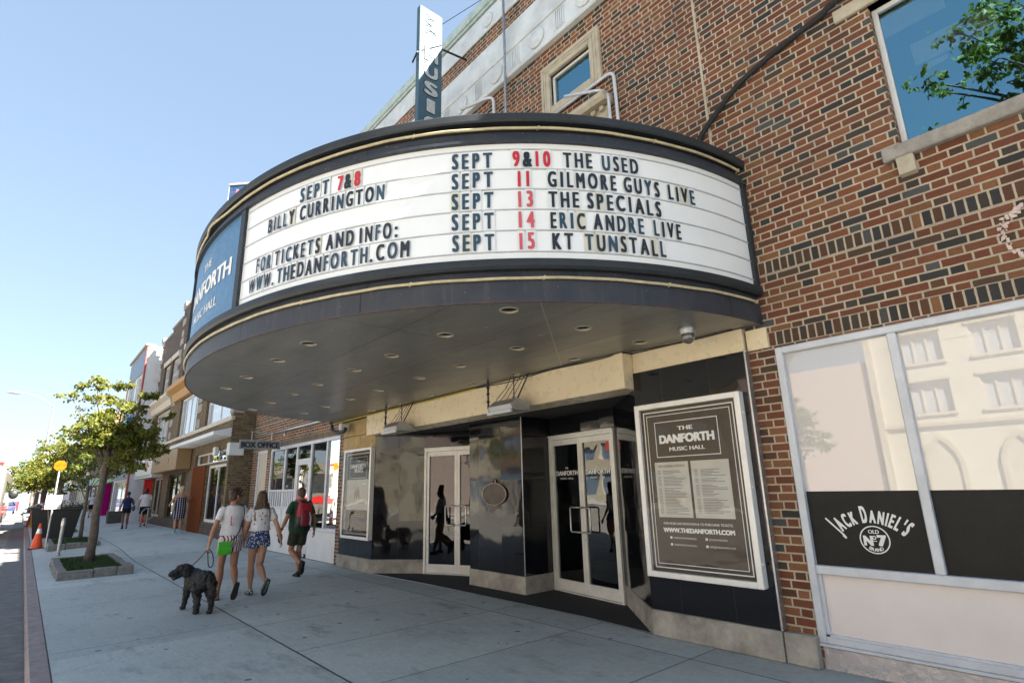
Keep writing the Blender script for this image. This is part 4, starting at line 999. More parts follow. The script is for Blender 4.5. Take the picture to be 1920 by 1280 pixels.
# floodlights hung from the canopy
def flood(y, label):
    t = thing('floodlight', label, 'floodlight', (5.2, y, 2.75), 'floodlights hung under the marquee')
    mb = MB(); x0, x1 = 5.05, 5.36
    mb.prism([(x0, y-.26, 2.69), (x0-.05, y-.26, 2.78), (x0+.06, y-.26, 2.87), (x1, y-.26, 2.80), (x1, y-.26, 2.70)], (0, .52, 0)); mb.build('housing', paint('grey_housing', (.42, .43, .43), .4, .4, dirt=.3), t)
    mb = MB(); mb.box(x0-.07, x0-.03, y-.27, y+.27, 2.655, 2.70, .004); mb.poly([(x0-.05, y-.25, 2.77), (x0-.052, y+.25, 2.77), (x0-.01, y+.25, 2.69), (x0-.01, y-.25, 2.69)]); mb.build('lens_hood', M['trimwhite'], t)
    mb = MB(); mb.lathe([(.03, .26), (.07, .27), (.085, .33), (.075, .40), (.04, .43)], (5.18, y, 2.76), 14, 'Y'); mb.build('ballast', M['steel'], t, True, angle=40)
    mb = MB(); mb.tube([(5.18, y+.42, 2.76), (5.17, y+.47, 2.8), (5.17, y+.47, 3.24)], .016, 7)
    for z in (2.9, 3.02, 3.12): mb.lathe([(.026, -.014), (.026, .014)], (5.17, y+.47, z), 8)
    mb.build('conduit_drop', M['black'], t)
    mb = MB(); mb.tube([(5.2, y-.1, 2.85), (5.2, y-.1, 3.24)], .008, 6); mb.tube([(5.2, y-.15, 2.84), (5.36, y-.25, 3.24)], .011, 6)
    for k in range(4): mb.tube([(5.2, y+.4, 2.82), (5.26, y+.35-.1*k, 2.95-.03*k), (5.3, y+.2-.14*k, 3.08+.04*k), (5.32, y+.1-.12*k, 3.235)], .005, 5)
    mb.build('hanger', M['black'], t)
flood(6.05, 'grey floodlight hanging in front of the pillar under the marquee'); flood(9.3, 'grey floodlight hanging before the left doors under the marquee')
t = thing('security_camera', 'white security camera on a black bracket above the box office poster', 'camera', (5.45, 12.3, 3.05))
mb = MB(); mb.box(5.3, 5.52, 12.15, 12.29, 3.0, 3.16, .02); mb.build('camera_body', M['white'], t); mb = MB(); mb.tube([(5.4, 12.9, 3.235), (5.4, 12.85, 3.05), (5.4, 12.5, 2.96), (5.4, 12.2, 2.96), (5.4, 12.1, 3.03)], .035, 8); mb.build('bracket', M['black'], t, True)
t = thing('dome_camera', 'grey dome camera under the marquee soffit', 'camera', (5.05, 2.98, 3.24))
mb = MB(); mb.lathe([(.09, 3.242), (.095, 3.215), (.085, 3.19), (.08, 3.17)], (5.13, 3.02, 0), 20); mb.build('mount', M['steel'], t, True, angle=40); mb = MB(); mb.ell((5.13, 3.02, 3.15), (.072, .072, .085), None, 18, 12); mb.build('dome', glassy('smoked_dome', (.10, .09, .085), .1), t, True)
t = thing('hanging_sign', 'grey hanging sign reading BOX OFFICE in black capitals', 'sign', (5.0, 17.0, 2.86))
mb = MB(); mb.box(4.43, 5.57, 16.98, 17.03, 2.87, 3.13, .01); sb = mb.build('sign_board', paint('grey_sign', (.24, .25, .25), .5, dirt=.3), t)
mb = MB(); put_text(mb, 'BOX OFFICE', lambda u, v: (5.0+u, 16.974, 2.91+v), .17, 1.06, 1, .08); mb.build('lettering', M['ink'], sb, recalc=False)
mb = MB(); mb.tube([(4.72, 17.0, 3.36), (WX, 17.0, 3.36)], .012, 6); 
for xx_ in (4.75, 5.3): mb.tube([(xx_, 17.0, 3.36), (xx_, 17.0, 3.13)], .006, 5)
mb.box(5.655, 5.68, 16.95, 17.05, 3.28, 3.44); mb.build('sign_bracket', M['alu'], t)
# conduits and cables on the brick
def pipe_thing(name, label, cat, pts, r, m, n=8, sm=True, clips=()):
    mb = MB(); mb.tube(pts, r, n); 
    for c in clips: mb.box(c[0]-.012, c[0]+.03, c[1]-.03, c[1]+.03, c[2]-.012, c[2]+.012)
    return tag(mb.build(name, m, None, sm), label, cat)
def bend(a, b, c, r=.14, k=6):
    a, b, c = Vector(a), Vector(b), Vector(c); p = b+(a-b).normalized()*r; q = b+(c-b).normalized()*r
    return [p*(1-t)**2+b*2*t*(1-t)+q*t*t for t in [i/k for i in range(k+1)]]
xo = WX-.05
pipe_thing('conduit', 'white conduit bending down under the stone framed window', 'conduit', [(xo, 5.6, 7.47)]+bend((xo, 5.6, 7.47), (xo, 4.04, 7.5), (xo, 4.01, 5.1))+[(xo, 4.01, 5.2)], .026, M['trimwhite'])
pipe_thing('conduit', 'thinner white gooseneck pipe standing beside the window pediment', 'conduit', [(WX-.3, 4.80, 7.40)]+bend((WX-.3, 4.80, 7.40), (WX-.12, 4.12, 7.2), (WX-.12, 4.08, 5.1), .2)+[(WX-.12, 4.08, 5.2)], .024, M['trimwhite'])
pipe_thing('conduit', 'white gooseneck pipe rising from the canopy near the blade sign', 'conduit', [(WX-.5, 7.25, 8.55)]+bend((WX-.5, 7.25, 8.55), (WX-.12, 6.72, 8.72), (WX-.12, 6.72, 5.1), .16)+[(WX-.12, 6.72, 5.2)], .03, M['trimwhite'])
pipe_thing('downpipe', 'thin grey service pipe running up across the white frieze', 'pipe', [(WX-.14, 6.37, 5.2), (WX-.14, 6.36, 8.5), (WX-.15, 6.34, 9.0), (WX-.16, 6.33, 10.95)], .024, M['steel'], clips=[(WX-.1, 6.36, 8.3), (WX-.1, 6.33, 10.2)])
cab = [(WX-.05, 3.0, 5.1), (WX-.05, 2.95, 5.45), (WX-.05, 2.86, 5.70), (WX-.05, 2.57, 5.95), (WX-.05, 2.29, 6.13), (WX-.05, 1.84, 6.27), (WX-.05, 1.38, 6.36), (WX-.08, 1.07, 6.42), (WX-.08, -.6, 6.55), (WX-.08, -3, 6.7)]
def smoothpts(P, k=5):
    P = [Vector(p) for p in P]; out = []
    for i in range(len(P)-1):
        p0, p1, p2, p3 = P[max(i-1, 0)], P[i], P[i+1], P[min(i+2, len(P)-1)]
        for j in range(k):
            t = j/k; out.append(.5*((2*p1)+(p2-p0)*t+(2*p0-5*p1+4*p2-p3)*t*t+(3*p1-p0-3*p2+p3)*t**3))
    return out+[P[-1]]
pipe_thing('power_cable', 'thick black cable bundle swooping across the brick wall', 'cable', smoothpts(cab), .032, M['rubber'], clips=[(WX-.03, 2.57, 5.95), (WX-.03, 1.84, 6.27), (WX-.03, 2.86, 5.7), (WX-.03, 1.38, 6.36)])
pipe_thing('yellow_conduit', 'thin yellow conduit along the top of the beige lintel', 'conduit', [(5.40, 12.9, 3.20), (5.40, 12.0, 3.205), (5.40, 10.5, 3.215), (5.40, 8.6, 3.21), (5.40, 7.1, 3.222)], .013, paint('yellow_conduit_paint', (.55, .42, .03), .5))
pipe_thing('soffit_wire', 'thin dark wire stapled where the soffit meets the beige lintel', 'wire', smoothpts([(5.40, 7.1, 3.225), (5.41, 6.2, 3.2), (5.41, 5.4, 3.23), (5.41, 4.6, 3.215), (5.45, 4.05, 3.23), (5.57, 3.4, 3.225), (5.59, 2.75, 3.235)], 4), .008, M['rubber'])
# chalky ring of old paint on the brick
mb = MB()
rr = random.Random(2)
for k in range(150):
    a = R(-118+k*1.6); r = .23+rr.gauss(0, .014)
    if rr.random() < .25: continue
    cy_, cz_ = .22+r*math.cos(a), 3.49+r*math.sin(a); s_ = rr.uniform(.005, .013)
    mb.poly([(WX-.008-.00005*k, cy_-s_, cz_-s_*1.3), (WX-.008-.00005*k, cy_+s_, cz_-s_), (WX-.008-.00005*k, cy_+s_*.8, cz_+s_*1.2), (WX-.008-.00005*k, cy_-s_*1.1, cz_+s_)])
mb.build('paint_mark', paint('pink_chalk', (.66, .52, .47), .9, bump=0), hall)

# ------------------------------------------------------------------ neighbours along the street
M['curtainwin'] = glassy('curtained_window', (.42, .45, .50), .3, coat=1., dirt=.2)
M['shopglass'] = pane('shop_pane', 1.8, (.45, .45, .42), .004)
M['yellowcurtain'] = paint('pale_curtain', (.55, .50, .33), .8, dirt=.25, scale=3, bump=0)
M['orange'] = paint('ochre_paint', (.42, .22, .06), .6, dirt=.25)
M['creampaint'] = paint('cream_paint', (.55, .49, .39), .6, dirt=.25)
M['bluewin'] = glassy('blue_grey_glass', (.16, .22, .30), .15, coat=1.)
def bbox(mb, X, y0, y1, z0, z1, out, back=.05, bev=0): return mb.box(X-out, X+back, y0, y1, z0, z1, bev)
def block(parent, X, y0, y1, h, m, holes, depth=15, dx=.2, roofm=None, name='wall'):
    mb = MB(); wall_holes(mb, y0, y1, -.2, h, holes, X, dx)
    mb.poly([(X, y0, -.2), (X+depth, y0, -.2), (X+depth, y0, h), (X, y0, h)]); mb.poly([(X, y1, -.2), (X, y1, h), (X+depth, y1, h), (X+depth, y1, -.2)]); mb.poly([(X+depth, y0, -.2), (X+depth, y1, -.2), (X+depth, y1, h), (X+depth, y0, h)])
    o = mb.build(name, m, parent, recalc=False)
    mb = MB(); mb.poly([(X+.15, y0+.1, h-.3), (X+depth, y0+.1, h-.3), (X+depth, y1-.1, h-.3), (X+.15, y1-.1, h-.3)]); mb.build('roof', M['dark'], parent)
    return o
def win(parent, X, y0, y1, z0, z1, mf, mg, ny=1, nz=1, fw=.07, sill=None, back=None):
    mb = MB(); x = X+.1
    mb.box(x, x+.06, y0, y0+fw, z0, z1); mb.box(x, x+.06, y1-fw, y1, z0, z1); mb.box(x, x+.06, y0+fw, y1-fw, z1-fw, z1); mb.box(x, x+.06, y0+fw, y1-fw, z0, z0+fw)
    for i in range(1, ny): yy = y0+(y1-y0)*i/ny; mb.box(x+.005, x+.055, yy-fw*.35, yy+fw*.35, z0+fw, z1-fw)
    for i in range(1, nz): zz = z0+(z1-z0)*i/nz; mb.box(x+.008, x+.052, y0+fw, y1-fw, zz-fw*.3, zz+fw*.3)
    f = mb.build('window', mf, parent)
    g = MB(); g.poly([(x+.03, y1-fw, z0+fw), (x+.03, y0+fw, z0+fw), (x+.03, y0+fw, z1-fw), (x+.03, y1-fw, z1-fw)]); g.build('pane', mg, f)
    if back:
        g = MB(); g.poly([(x+.5, y1, z0), (x+.5, y0, z0), (x+.5, y0, z1), (x+.5, y1, z1)]); g.build('blind', back, f)
    if sill:
        s_ = MB(); s_.box(X-.08, X+.1, y0-.1, y1+.1, z0-.14, z0-.005, .01); s_.build('sill', sill, f)
    return f
TX = 5.0; GZ = .27
tb = thing('tan_brick_building', 'three storey tan and brown brick building with stone quoins beside the box office', 'building', (TX, 20.2, GZ))
h2 = [(20.55, 24.35, 4.2, 5.95), (26.0, 29.7, 4.2, 5.98), (32.3, 36.4, 4.2, 5.95)]
h3 = [(21.0, 24.0, 6.95, 8.6), (27.0, 30.3, 6.95, 8.6), (31.9, 33.5, 6.95, 8.6), (34.0, 35.7, 6.95, 8.6)]
hs = [(20.4, 25.2, 2.72, 3.15), (20.45, 23.2, .68, 2.66), (27.6, 30.4, .64, 2.58), (26.1, 27.5, .27, 2.58), (31.8, 34.4, .64, 2.5)]
mb = MB(); wall_holes(mb, 20.2, 37.4, -.2, 6.35, h2+hs, TX, .25)
mb.poly([(TX, 20.2, -.2), (TX+16, 20.2, -.2), (TX+16, 20.2, 6.35), (TX, 20.2, 6.35)]); mb.poly([(TX, 37.4, -.2), (TX+16, 37.4, -.2), (TX+16, 37.4, 6.35), (TX, 37.4, 6.35)])
mb.build('tan_wall', M['tan'], tb, recalc=False)
mb = MB(); wall_holes(mb, 20.2, 37.4, 6.35, 10.0, h3, TX, .2)
for a, b, c in ((20.2, 24.2, 10.5), (24.2, 31.9, 11.0), (31.9, 34.6, 10.6), (34.6, 37.4, 10.3)): mb.poly([(TX, b, 10.0), (TX, a, 10.0), (TX, a, c), (TX, b, c)])
mb.poly([(TX, 20.2, 6.35), (TX+16, 20.2, 6.35), (TX+16, 20.2, 10.2), (TX, 20.2, 10.2)]); mb.poly([(TX, 37.4, 6.35), (TX+16, 37.4, 6.35), (TX+16, 37.4, 10.2), (TX, 37.4, 10.2)])
mb.build('brown_gable_wall', M['dkbrick'], tb, recalc=False)
mb = MB(); mb.poly([(TX+.1, 20.3, 9.9), (TX+16, 20.3, 9.9), (TX+16, 37.3, 9.9), (TX+.1, 37.3, 9.9)])
for a, b, c in ((20.2, 24.2, 10.5), (24.2, 31.9, 11.0), (31.9, 34.6, 10.6), (34.6, 37.4, 10.3)): mb.poly([(TX+.3, b, 9.9), (TX+.3, a, 9.9), (TX+.3, a, c), (TX+.3, b, c)])
mb.build('roof', M['dark'], tb)
mb = MB()
for a, b, c in ((20.15, 24.2, 10.5), (24.15, 31.95, 11.0), (31.9, 34.65, 10.6), (34.6, 37.45, 10.3)): mb.box(TX-.06, TX+.34, a, b, c, c+.1, .01)
mb.box(TX-.1, TX+.1, 31.2, 31.8, 11.1, 11.35, .02); mb.box(TX-.1, TX+.1, 37.0, 37.5, 10.4, 10.65, .02); mb.build('parapet_coping', M['sill'], tb)
mb = MB()
for yq in (25.35, 31.35, 37.0):
    z = 4.25; k = 0
    while z < 10.1:
        w_ = .36 if k % 2 else .24
        mb.box(TX-.05, TX+.02, yq-w_, yq+w_, z, z+.36, .015); z += .42 if k % 2 else .62; k += 1
mb.box(TX-.04, TX+.35, 20.16, 20.55, 4.3, 4.55, .015)
mb.build('quoin_stones', M['sill'], tb)
mb = MB()
for a, b in ((31.75, 33.65), (33.85, 35.85), (20.8, 24.2), (26.8, 30.5)): mb.box(TX-.05, TX+.03, a, b, 8.6, 8.86, .01)
mb.box(TX-.07, TX+.05, 20.17, 37.4, 4.05, 4.195, .012); mb.build('stone_lintels', M['creampaint'], tb)
mb = MB(); mb.prism([(TX, 28.2, 6.0), (TX-.12, 28.2, 6.02), (TX-.2, 28.2, 6.35), (TX-.45, 28.2, 6.5), (TX-.45, 28.2, 6.72), (TX, 28.2, 6.78)], (0, 2.9, 0)); mb.prism([(TX, 20.4, 6.0), (TX-.12, 20.4, 6.02), (TX-.2, 20.4, 6.35), (TX-.45, 20.4, 6.5), (TX-.45, 20.4, 6.72), (TX, 20.4, 6.78)], (0, 7.8, 0)); mb.build('ochre_cornice', M['orange'], tb)
mb = MB(); mb.prism([(TX, 31.5, 5.98), (TX-.12, 31.5, 6.0), (TX-.2, 31.5, 6.3), (TX-.4, 31.5, 6.45), (TX-.4, 31.5, 6.6), (TX, 31.5, 6.66)], (0, 5.9, 0)); mb.build('cream_cornice', M['creampaint'], tb)
for a, b, c, d in h2: win(tb, TX, a, b, c, d, M['white'] if a < 31 else M['creampaint'], M['curtainwin'], 4 if a > 25 else 2, 1 if a > 25 else 2, .09)
for a, b, c, d in h3: win(tb, TX, a, b, c, d, M['creampaint'], M['curtainwin'], 1, 2, .12)
win(tb, TX, 20.4, 25.2, 2.72, 3.15, M['white'], M['shopglass'], 3, 1, .06, None, M['yellowcurtain'])
win(tb, TX, 20.45, 23.2, .68, 2.66, M['white'], M['shopglass'], 2, 1, .1, None, M['yellowcurtain'])
win(tb, TX, 27.6, 30.4, .64, 2.58, M['frame_dk'], M['shopglass'], 2, 1, .08, None, M['room']); win(tb, TX, 31.8, 34.4, .64, 2.5, M['creampaint'], M['shopglass'], 2, 1, .1, None, M['room'])
mb = MB(); mb.box(TX+.1, TX+.16, 26.1, 27.5, GZ-.1, 2.58); mb.build('door', paint('dark_shop_door', (.03, .03, .03), .4), tb)
mb = MB(); mb.box(TX-.03, TX+.1, 23.22, 25.3, .1, 2.68); mb.build('tiled_pier', paint('rust_tiles', (.15, .032, .006), .85, dirt=.45, scale=6, var=(.07, .03, .01), spec=.1), tb)
mb = MB(); mb.box(TX-.02, TX+.1, 20.21, 23.2, .1, .64); mb.box(TX-.02, TX+.1, 27.55, 34.4, .1, .6); mb.build('shop_base', M['dkbrick'], tb)
mb = MB(); mb.prism([(TX, 20.25, 3.80), (TX-.55, 20.25, 3.66), (TX-.55, 20.25, 3.54), (TX, 20.25, 3.5)], (0, 7.4, 0))
for i in range(24): mb.box(TX-.53, TX-.02, 20.4+i*.3, 20.44+i*.3, 3.47, 3.54)
mb.build('canopy', M['white'], tb)
mb = MB(); mb.box(TX-.04, TX+.42, 20.15, 20.5, 2.88, 3.3, .01); mb.build('white_block', M['white'], tb)
mb = MB(); mb.box(TX-.16, TX-.02, 21.55, 21.85, 2.95, 3.25, .02); mb.build('meter_box', M['white'], tb)
mb = MB(); mb.box(TX-.02, TX+.1, 34.5, 37.0, .1, 2.5); mb.build('red_shop_door', paint('red_paint', (.40, .008, .010), .9, dirt=.15, spec=.1), tb)
t = tag(None or (lambda m: m.build('shop_sign', paint('brown_sign', (.27, .17, .075), .5, dirt=.15), None))(MB().box(TX-.55, TX-.01, 25.9, 31.7, 2.64, 3.5, .02)), 'wide brown fascia sign over the shop past the tiled doorway', 'sign')
mb = MB()
for k in range(8): mb.box(TX-.556, TX-.55, 29.6+k*.16, 29.70+k*.16, 3.02, 3.14)
mb.box(TX-.556, TX-.55, 27.5, 27.62, 2.95, 3.2); mb.build('sign_marks', M['ink'], t)
t = tag(MB().box(TX-.5, TX-.01, 31.85, 37.2, 2.5, 3.46, .02).build('shop_sign', M['white']), 'white fascia sign with orange and green print over the red doorway', 'sign')
mb = MB(); mb.box(TX-.506, TX-.5, 33.2, 34.6, 2.9, 3.3); mb.build('sign_patch', paint('orange_print', (.55, .2, .06), .5), t); mb = MB(); mb.box(TX-.506, TX-.5, 32.2, 36.9, 2.56, 2.66); mb.build('sign_stripe', paint('green_print', (.3, .45, .25), .5), t)
# white building that steps forward
wb = thing('white_building', 'tall white walled building with a blue grey front and red edge stripes', 'building', (4.35, 38, .25))
block(wb, 4.35, 38.0, 45.0, 10.3, M['white'], [(38.6, 40.8, 4.2, 5.9), (41.5, 44.4, 4.2, 5.9), (38.7, 40.9, 7.0, 8.8), (41.5, 44.4, 7.0, 8.8), (38.5, 44.5, .5, 2.5)], 16)
mb = MB(); mb.box(4.31, 4.349, 38.35, 44.9, 2.6, 4.15); mb.box(4.31, 4.349, 38.35, 44.9, 5.92, 6.98); mb.box(4.31, 4.349, 38.35, 44.9, 8.82, 10.2); mb.build('blue_cladding', paint('blue_grey_cladding', (.14, .20, .30), .5, dirt=.2), wb)
mb = MB(); mb.box(4.28, 4.36, 37.985, 38.33, .2, 10.3); mb.build('red_trim', paint('dull_red', (.36, .07, .06), .6, dirt=.2), wb)
mb = MB(); mb.box(4.2, 4.7, 37.95, 45, 10.3, 10.42); mb.build('parapet_coping', M['sill'], wb)
for a, b, c, d in [(38.6, 40.8, 4.2, 5.9), (41.5, 44.4, 4.2, 5.9), (38.7, 40.9, 7.0, 8.8), (41.5, 44.4, 7.0, 8.8), (38.5, 44.5, .5, 2.5)]: win(wb, 4.35, a, b, c, d, M['white'], M['bluewin'], 2, 1, .1)
t = tag(MB().box(3.85, 4.28, 38.05, 44, 5.2, 6.0, .02).build('shop_sign', paint('teal_sign', (.30, .52, .44), .45, dirt=.15)), 'pale teal box sign with a blue end on the white building', 'sign')
mb = MB(); mb.box(3.84, 4.29, 38.0, 38.06, 5.18, 6.02); mb.build('sign_end', paint('blue_sign_end', (.01, .12, .35), .5), t)
# the long row beyond
rr = random.Random(11)
row_cols = [('dkbrick', 'brown brick'), ('brick', 'red brick'), ('creampaint', 'cream rendered'), ('tan', 'tan brick'), ('white', 'white painted'), ('brick', 'red brick')]
rows = [(45.2, 51.5, 9.6, 4.9, 'brick', 'orange brown building with a flat blue topped parapet past the white one', 'bluewin'),
        (51.7, 57.8, 7.2, 5.0, 'dkbrick', 'low dark brick shop with a magenta corner column', 'shopglass'),
        (58.0, 66, 8.6, 5.0, 'tan', 'pale tan block half hidden by street trees', 'bluewin'), (66.2, 75, 7.0, 5.0, 'dkbrick', 'dark gabled block rising behind the street tree crowns', 'bluewin'),
        (75.2, 88, 9.2, 5.0, 'creampaint', 'cream rendered block far along the street', 'bluewin'), (88.2, 104, 7.6, 5.0, 'brick', 'distant red brick row beyond the cream block', 'bluewin'), (104.5, 128, 8.8, 5.1, 'white', 'distant white painted row beyond the red brick', 'bluewin'), (128.5, 170, 7.5, 5.1, 'tan', 'farthest tan row at the end of the street', 'bluewin')]
for a, b, h, X, mk, lab, gk in rows:
    bt = thing('shop_building', lab, 'building', (X, a, .25), 'shop buildings further along the street'); n = max(1, int((b-a)/3)); st = (b-a)/n
    hl = [(a+st*i+.5, a+st*(i+1)-.5, 4.2, 5.9) for i in range(n)]+([(a+st*i+.5, a+st*(i+1)-.5, 6.6, 8.1) for i in range(n)] if h > 8.5 else [])+[(a+st*i+.3, a+st*(i+1)-.3, .7, 2.5) for i in range(n)]
    block(bt, X, a, b, h, M[mk], hl, 14)
    for q in hl: win(bt, X, *q, M['white'], M[gk], 2, 1, .1)
    mb = MB(); mb.box(X-.1, X+.3, a-.02, b+.02, h, h+.15); mb.build('parapet_coping', M['sill'], bt)
    mb = MB(); mb.box(X-.35, X-.01, a+.1, b-.1, 2.65, 3.3); mb.build('fascia_sign', paint('fascia_'+mk, [(.3, .1, .08), (.1, .2, .3), (.4, .38, .3), (.1, .25, .15)][rr.randrange(4)], .5), bt)
mb = MB(); mb.box(4.6, 5.0, 53.0, 56.4, .2, 2.55); tag(mb.build('magenta_column', paint('magenta_paint', (.60, .008, .22), .85, dirt=.15, spec=.1)), 'bright magenta shopfront panel further along the pavement', 'panel')
mb = MB(); mb.box(4.75, 4.99, 44.2, 45.1, .2, 2.9); tag(mb.build('purple_panel', paint('purple_paint', (.25, .06, .25), .45, dirt=.15)), 'purple edged grey shopfront pier before the magenta panel', 'panel')
# printed banner sign above the far roofs
t = thing('billboard', 'tall dark blue printed billboard showing above the left end of the marquee', 'billboard', (5.1, 21.6, 10.4))
_bo = Vector((4.42, 22.0, 0)); _bd = Vector((.69, -.724, 0)); _bn = Vector((-.724, -.69, 0))
def bq(mb, u0, u1, z0, z1, o0, o1):
    P = [_bo+_bd*u+_bn*o+Vector((0, 0, z0)) for u, o in ((u0, o0), (u1, o0), (u1, o1), (u0, o1))]; mb.prism(P, (0, 0, z1-z0))
mb = MB(); bq(mb, 0, 1.6, 10.4, 13.55, 0, -.1); bb = mb.build('billboard_face', paint('blue_print', (.03, .07, .15), .9, dirt=.4, scale=4, bump=0, var=(.05, .11, .25), spec=.0), t)
mb = MB(); bq(mb, .01, 1.3, 12.45, 12.75, .004, .001); bq(mb, .01, 1.2, 12.33, 12.37, .004, .001); mb.build('blue_band', paint('bright_blue_print', (.01, .20, .55), .9, bump=0, spec=0), bb)
mb = MB(); bq(mb, .08, .9, 13.22, 13.25, .004, .001); mb.build('pink_print', paint('pink_print', (.3, .12, .19), .9, bump=0, spec=0), bb); mb = MB(); bq(mb, .28, .40, 13.05, 13.36, .005, .002); mb.build('pink_figure', paint('pale_pink_print', (.4, .2, .26), .9, bump=0, spec=0), bb)
mb = MB(); bq(mb, -.03, 1.63, 13.55, 13.63, .02, -.12); bq(mb, -.03, -.001, 10.4, 13.55, .01, -.1); mb.build('billboard_frame', M['lime'], t); mb = MB(); bq(mb, .7, .85, 9.8, 10.4, -.02, -.08); mb.build('support', M['steel'], t)

# ------------------------------------------------------------------ across the street (seen in the glass)
ox = -21.5
def block_w(parent, y0, y1, h, m, holes, depth=12, name='wall'):
    mb = MB(); wall_holes(mb, y0, y1, -.2, h, holes, 0, .25)
    for v in mb.bm.verts: v.co.x = ox-v.co.x
    X = ox; mb.poly([(X, y0, -.2), (X-depth, y0, -.2), (X-depth, y0, h), (X, y0, h)]); mb.poly([(X, y1, -.2), (X, y1, h), (X-depth, y1, h), (X-depth, y1, -.2)]); mb.poly([(X-depth, y0, h-.2), (X-depth, y1, h-.2), (X, y1, h-.2), (X, y0, h-.2)])
    return mb.build(name, m, parent, recalc=False)
cb = thing('cream_building', 'cream building with triple windows and pointed arches across the street', 'building', (ox, 0, 0))
hw = []
for i in range(-1, 6):
    yc = 6.7-2.85*i
    if i >= 0: hw += [(yc-.85, yc+.85, 7.1, 8.6), (yc-.85, yc+.85, 4.6, 6.15), (yc-.85, yc+.85, 9.6, 11.1)]
block_w(cb, -12, 9.1, 12.5, paint('cream_stone', (.56, .52, .43), .85, dirt=.12, scale=1.5, bump=.002), hw+[(6.7-2.85*i-.6, 6.7-2.85*i+.6, .0, 2.6) for i in range(6)])
for i, (a, b, c, d) in enumerate(hw):
    mb = MB()
    for y in (a, a+(b-a)/3, a+2*(b-a)/3, b-.08): mb.box(ox-.2, ox-.12, y, y+.08, c, d)
    mb.box(ox-.2, ox+.08, a-.1, b+.1, c-.14, c); mb.box(ox-.02, ox+.06, a-.1, b+.1, d, d+.14)
    f = mb.build('window', M['creampaint'], cb); g = MB(); g.poly([(ox-.18, a, c), (ox-.18, b, c), (ox-.18, b, d), (ox-.18, a, d)]); g.build('pane', M['curtainwin'], f)
for i in range(6):
    yc = 6.7-2.85*i; mb = MB()
    pts_o = [(-.8, 0), (-.8, 2.3), (-.62, 2.85), (-.32, 3.3), (0, 3.62), (.32, 3.3), (.62, 2.85), (.8, 2.3), (.8, 0)]; pts_i = [(-.6, 0), (-.6, 2.2), (-.47, 2.65), (-.24, 3.02), (0, 3.3), (.24, 3.02), (.47, 2.65), (.6, 2.2), (.6, 0)]
    for k in range(8):
        A_, B_, C_, D_ = pts_o[k], pts_o[k+1], pts_i[k+1], pts_i[k]; mb.prism([(ox+.1, yc+p[0], p[1]) for p in (A_, B_, C_, D_)], (-.12, 0, 0))
    ar = mb.build('arch', M['lime'], cb); g = MB(); g.poly([(ox+.02, yc+p[0], p[1]) for p in pts_i]); g.build('arch_infill', M['creampaint'], ar)
mb = MB(); mb.box(ox-.02, ox+.12, -12, 9.1, 3.95, 4.12); mb.box(ox-.02, ox+.3, -12, 9.15, 12.4, 12.7); mb.box(ox-.02, ox+.18, 8.8, 9.12, -.1, 12.4); mb.build('string_course', M['lime'], cb)
for a, b, h, m, lab in ((9.3, 17, 7.6, paint('pink_render', (.44, .35, .32), .8, dirt=.2), 'pink rendered building across the street'), (17.2, 27, 9.0, M['tan'], 'tan brick block across the street'), (27.3, 40, 7.5, M['brick'], 'red brick block across the street'), (40.2, 60, 10, M['creampaint'], 'long cream block across the street'), (-30, -12.3, 9.5, M['brick'], 'red brick block behind the camera across the street')):
    bt = thing('street_building', lab, 'building', (ox, a, 0), 'buildings across the street'); n = int((b-a)/3.2); st = (b-a)/n
    hl = [(a+st*i+.7, a+st*(i+1)-.7, z, z+1.6) for i in range(n) for z in (4.2,)]+[(a+st*i+.3, a+st*(i+1)-.3, .5, 2.6) for i in range(n)]
    if 'pink' in lab: hl = []
    block_w(bt, a, b, h, m, hl)
    for p in hl:
        g = MB(); g.poly([(ox-.2, p[0], p[2]), (ox-.2, p[1], p[2]), (ox-.2, p[1], p[3]), (ox-.2, p[0], p[3])]); g.build('pane', M['bluewin'], bt)

# ------------------------------------------------------------------ street furniture
def planter_bed(label, x0, x1, y0, y1):
    zb = ground_h((x0+x1)/2, (y0+y1)/2); t = thing('tree_bed', label, 'planter', ((x0+x1)/2, (y0+y1)/2, zb), 'kerbed tree beds along the pavement'); w_ = .17; hh = zb+.17; rr = random.Random(int(y0*10))
    mb = MB()
    def run(a0, a1, f):
        p = a0
        while p < a1-.05:
            q = min(a1, p+rr.uniform(.38, .62)); d = rr.uniform(-.012, .012); f(p+.004, q-.004, d); p = q
    run(x0, x1, lambda p, q, d: mb.box(p, q, y0+d, y0+w_, zb-.05, hh+d, .018)); run(x0, x1, lambda p, q, d: mb.box(p, q, y1-w_, y1+d, zb-.05, hh+d, .018))
    run(y0+w_, y1-w_, lambda p, q, d: mb.box(x0+d, x0+w_, p, q, zb-.05, hh+d, .018)); run(y0+w_, y1-w_, lambda p, q, d: mb.box(x1-w_, x1+d, p, q, zb-.05, hh+d, .018))
    mb.build('kerb_stones', M['kerbstone'], t)
    mb = MB(); mb.poly([(x0+.1, y0+.1, hh-.06), (x1-.1, y0+.1, hh-.06), (x1-.1, y1-.1, hh-.06), (x0+.1, y1-.1, hh-.06)]); mb.build('soil', M['soil'], t)
    mb = MB()
    for k in range(2600):
        x, y = rr.uniform(x0+w_, x1-w_), rr.uniform(y0+w_, y1-w_)
        if (x-(x0+x1)/2)**2+(y-(y0+y1)/2-.3)**2 < .06: continue
        a = rr.uniform(0, 6.28); l = rr.uniform(.05, .10); c, s = math.cos(a)*.012, math.sin(a)*.012; lx, ly = rr.uniform(-.03, .03), rr.uniform(-.03, .03)
        mb.poly([(x-c, y-s, hh-.06), (x+c, y+s, hh-.06), (x+lx, y+ly, hh-.06+l)])
    g = mb.build('grass', M['grass'], t, recalc=False); g['kind'] = 'stuff'
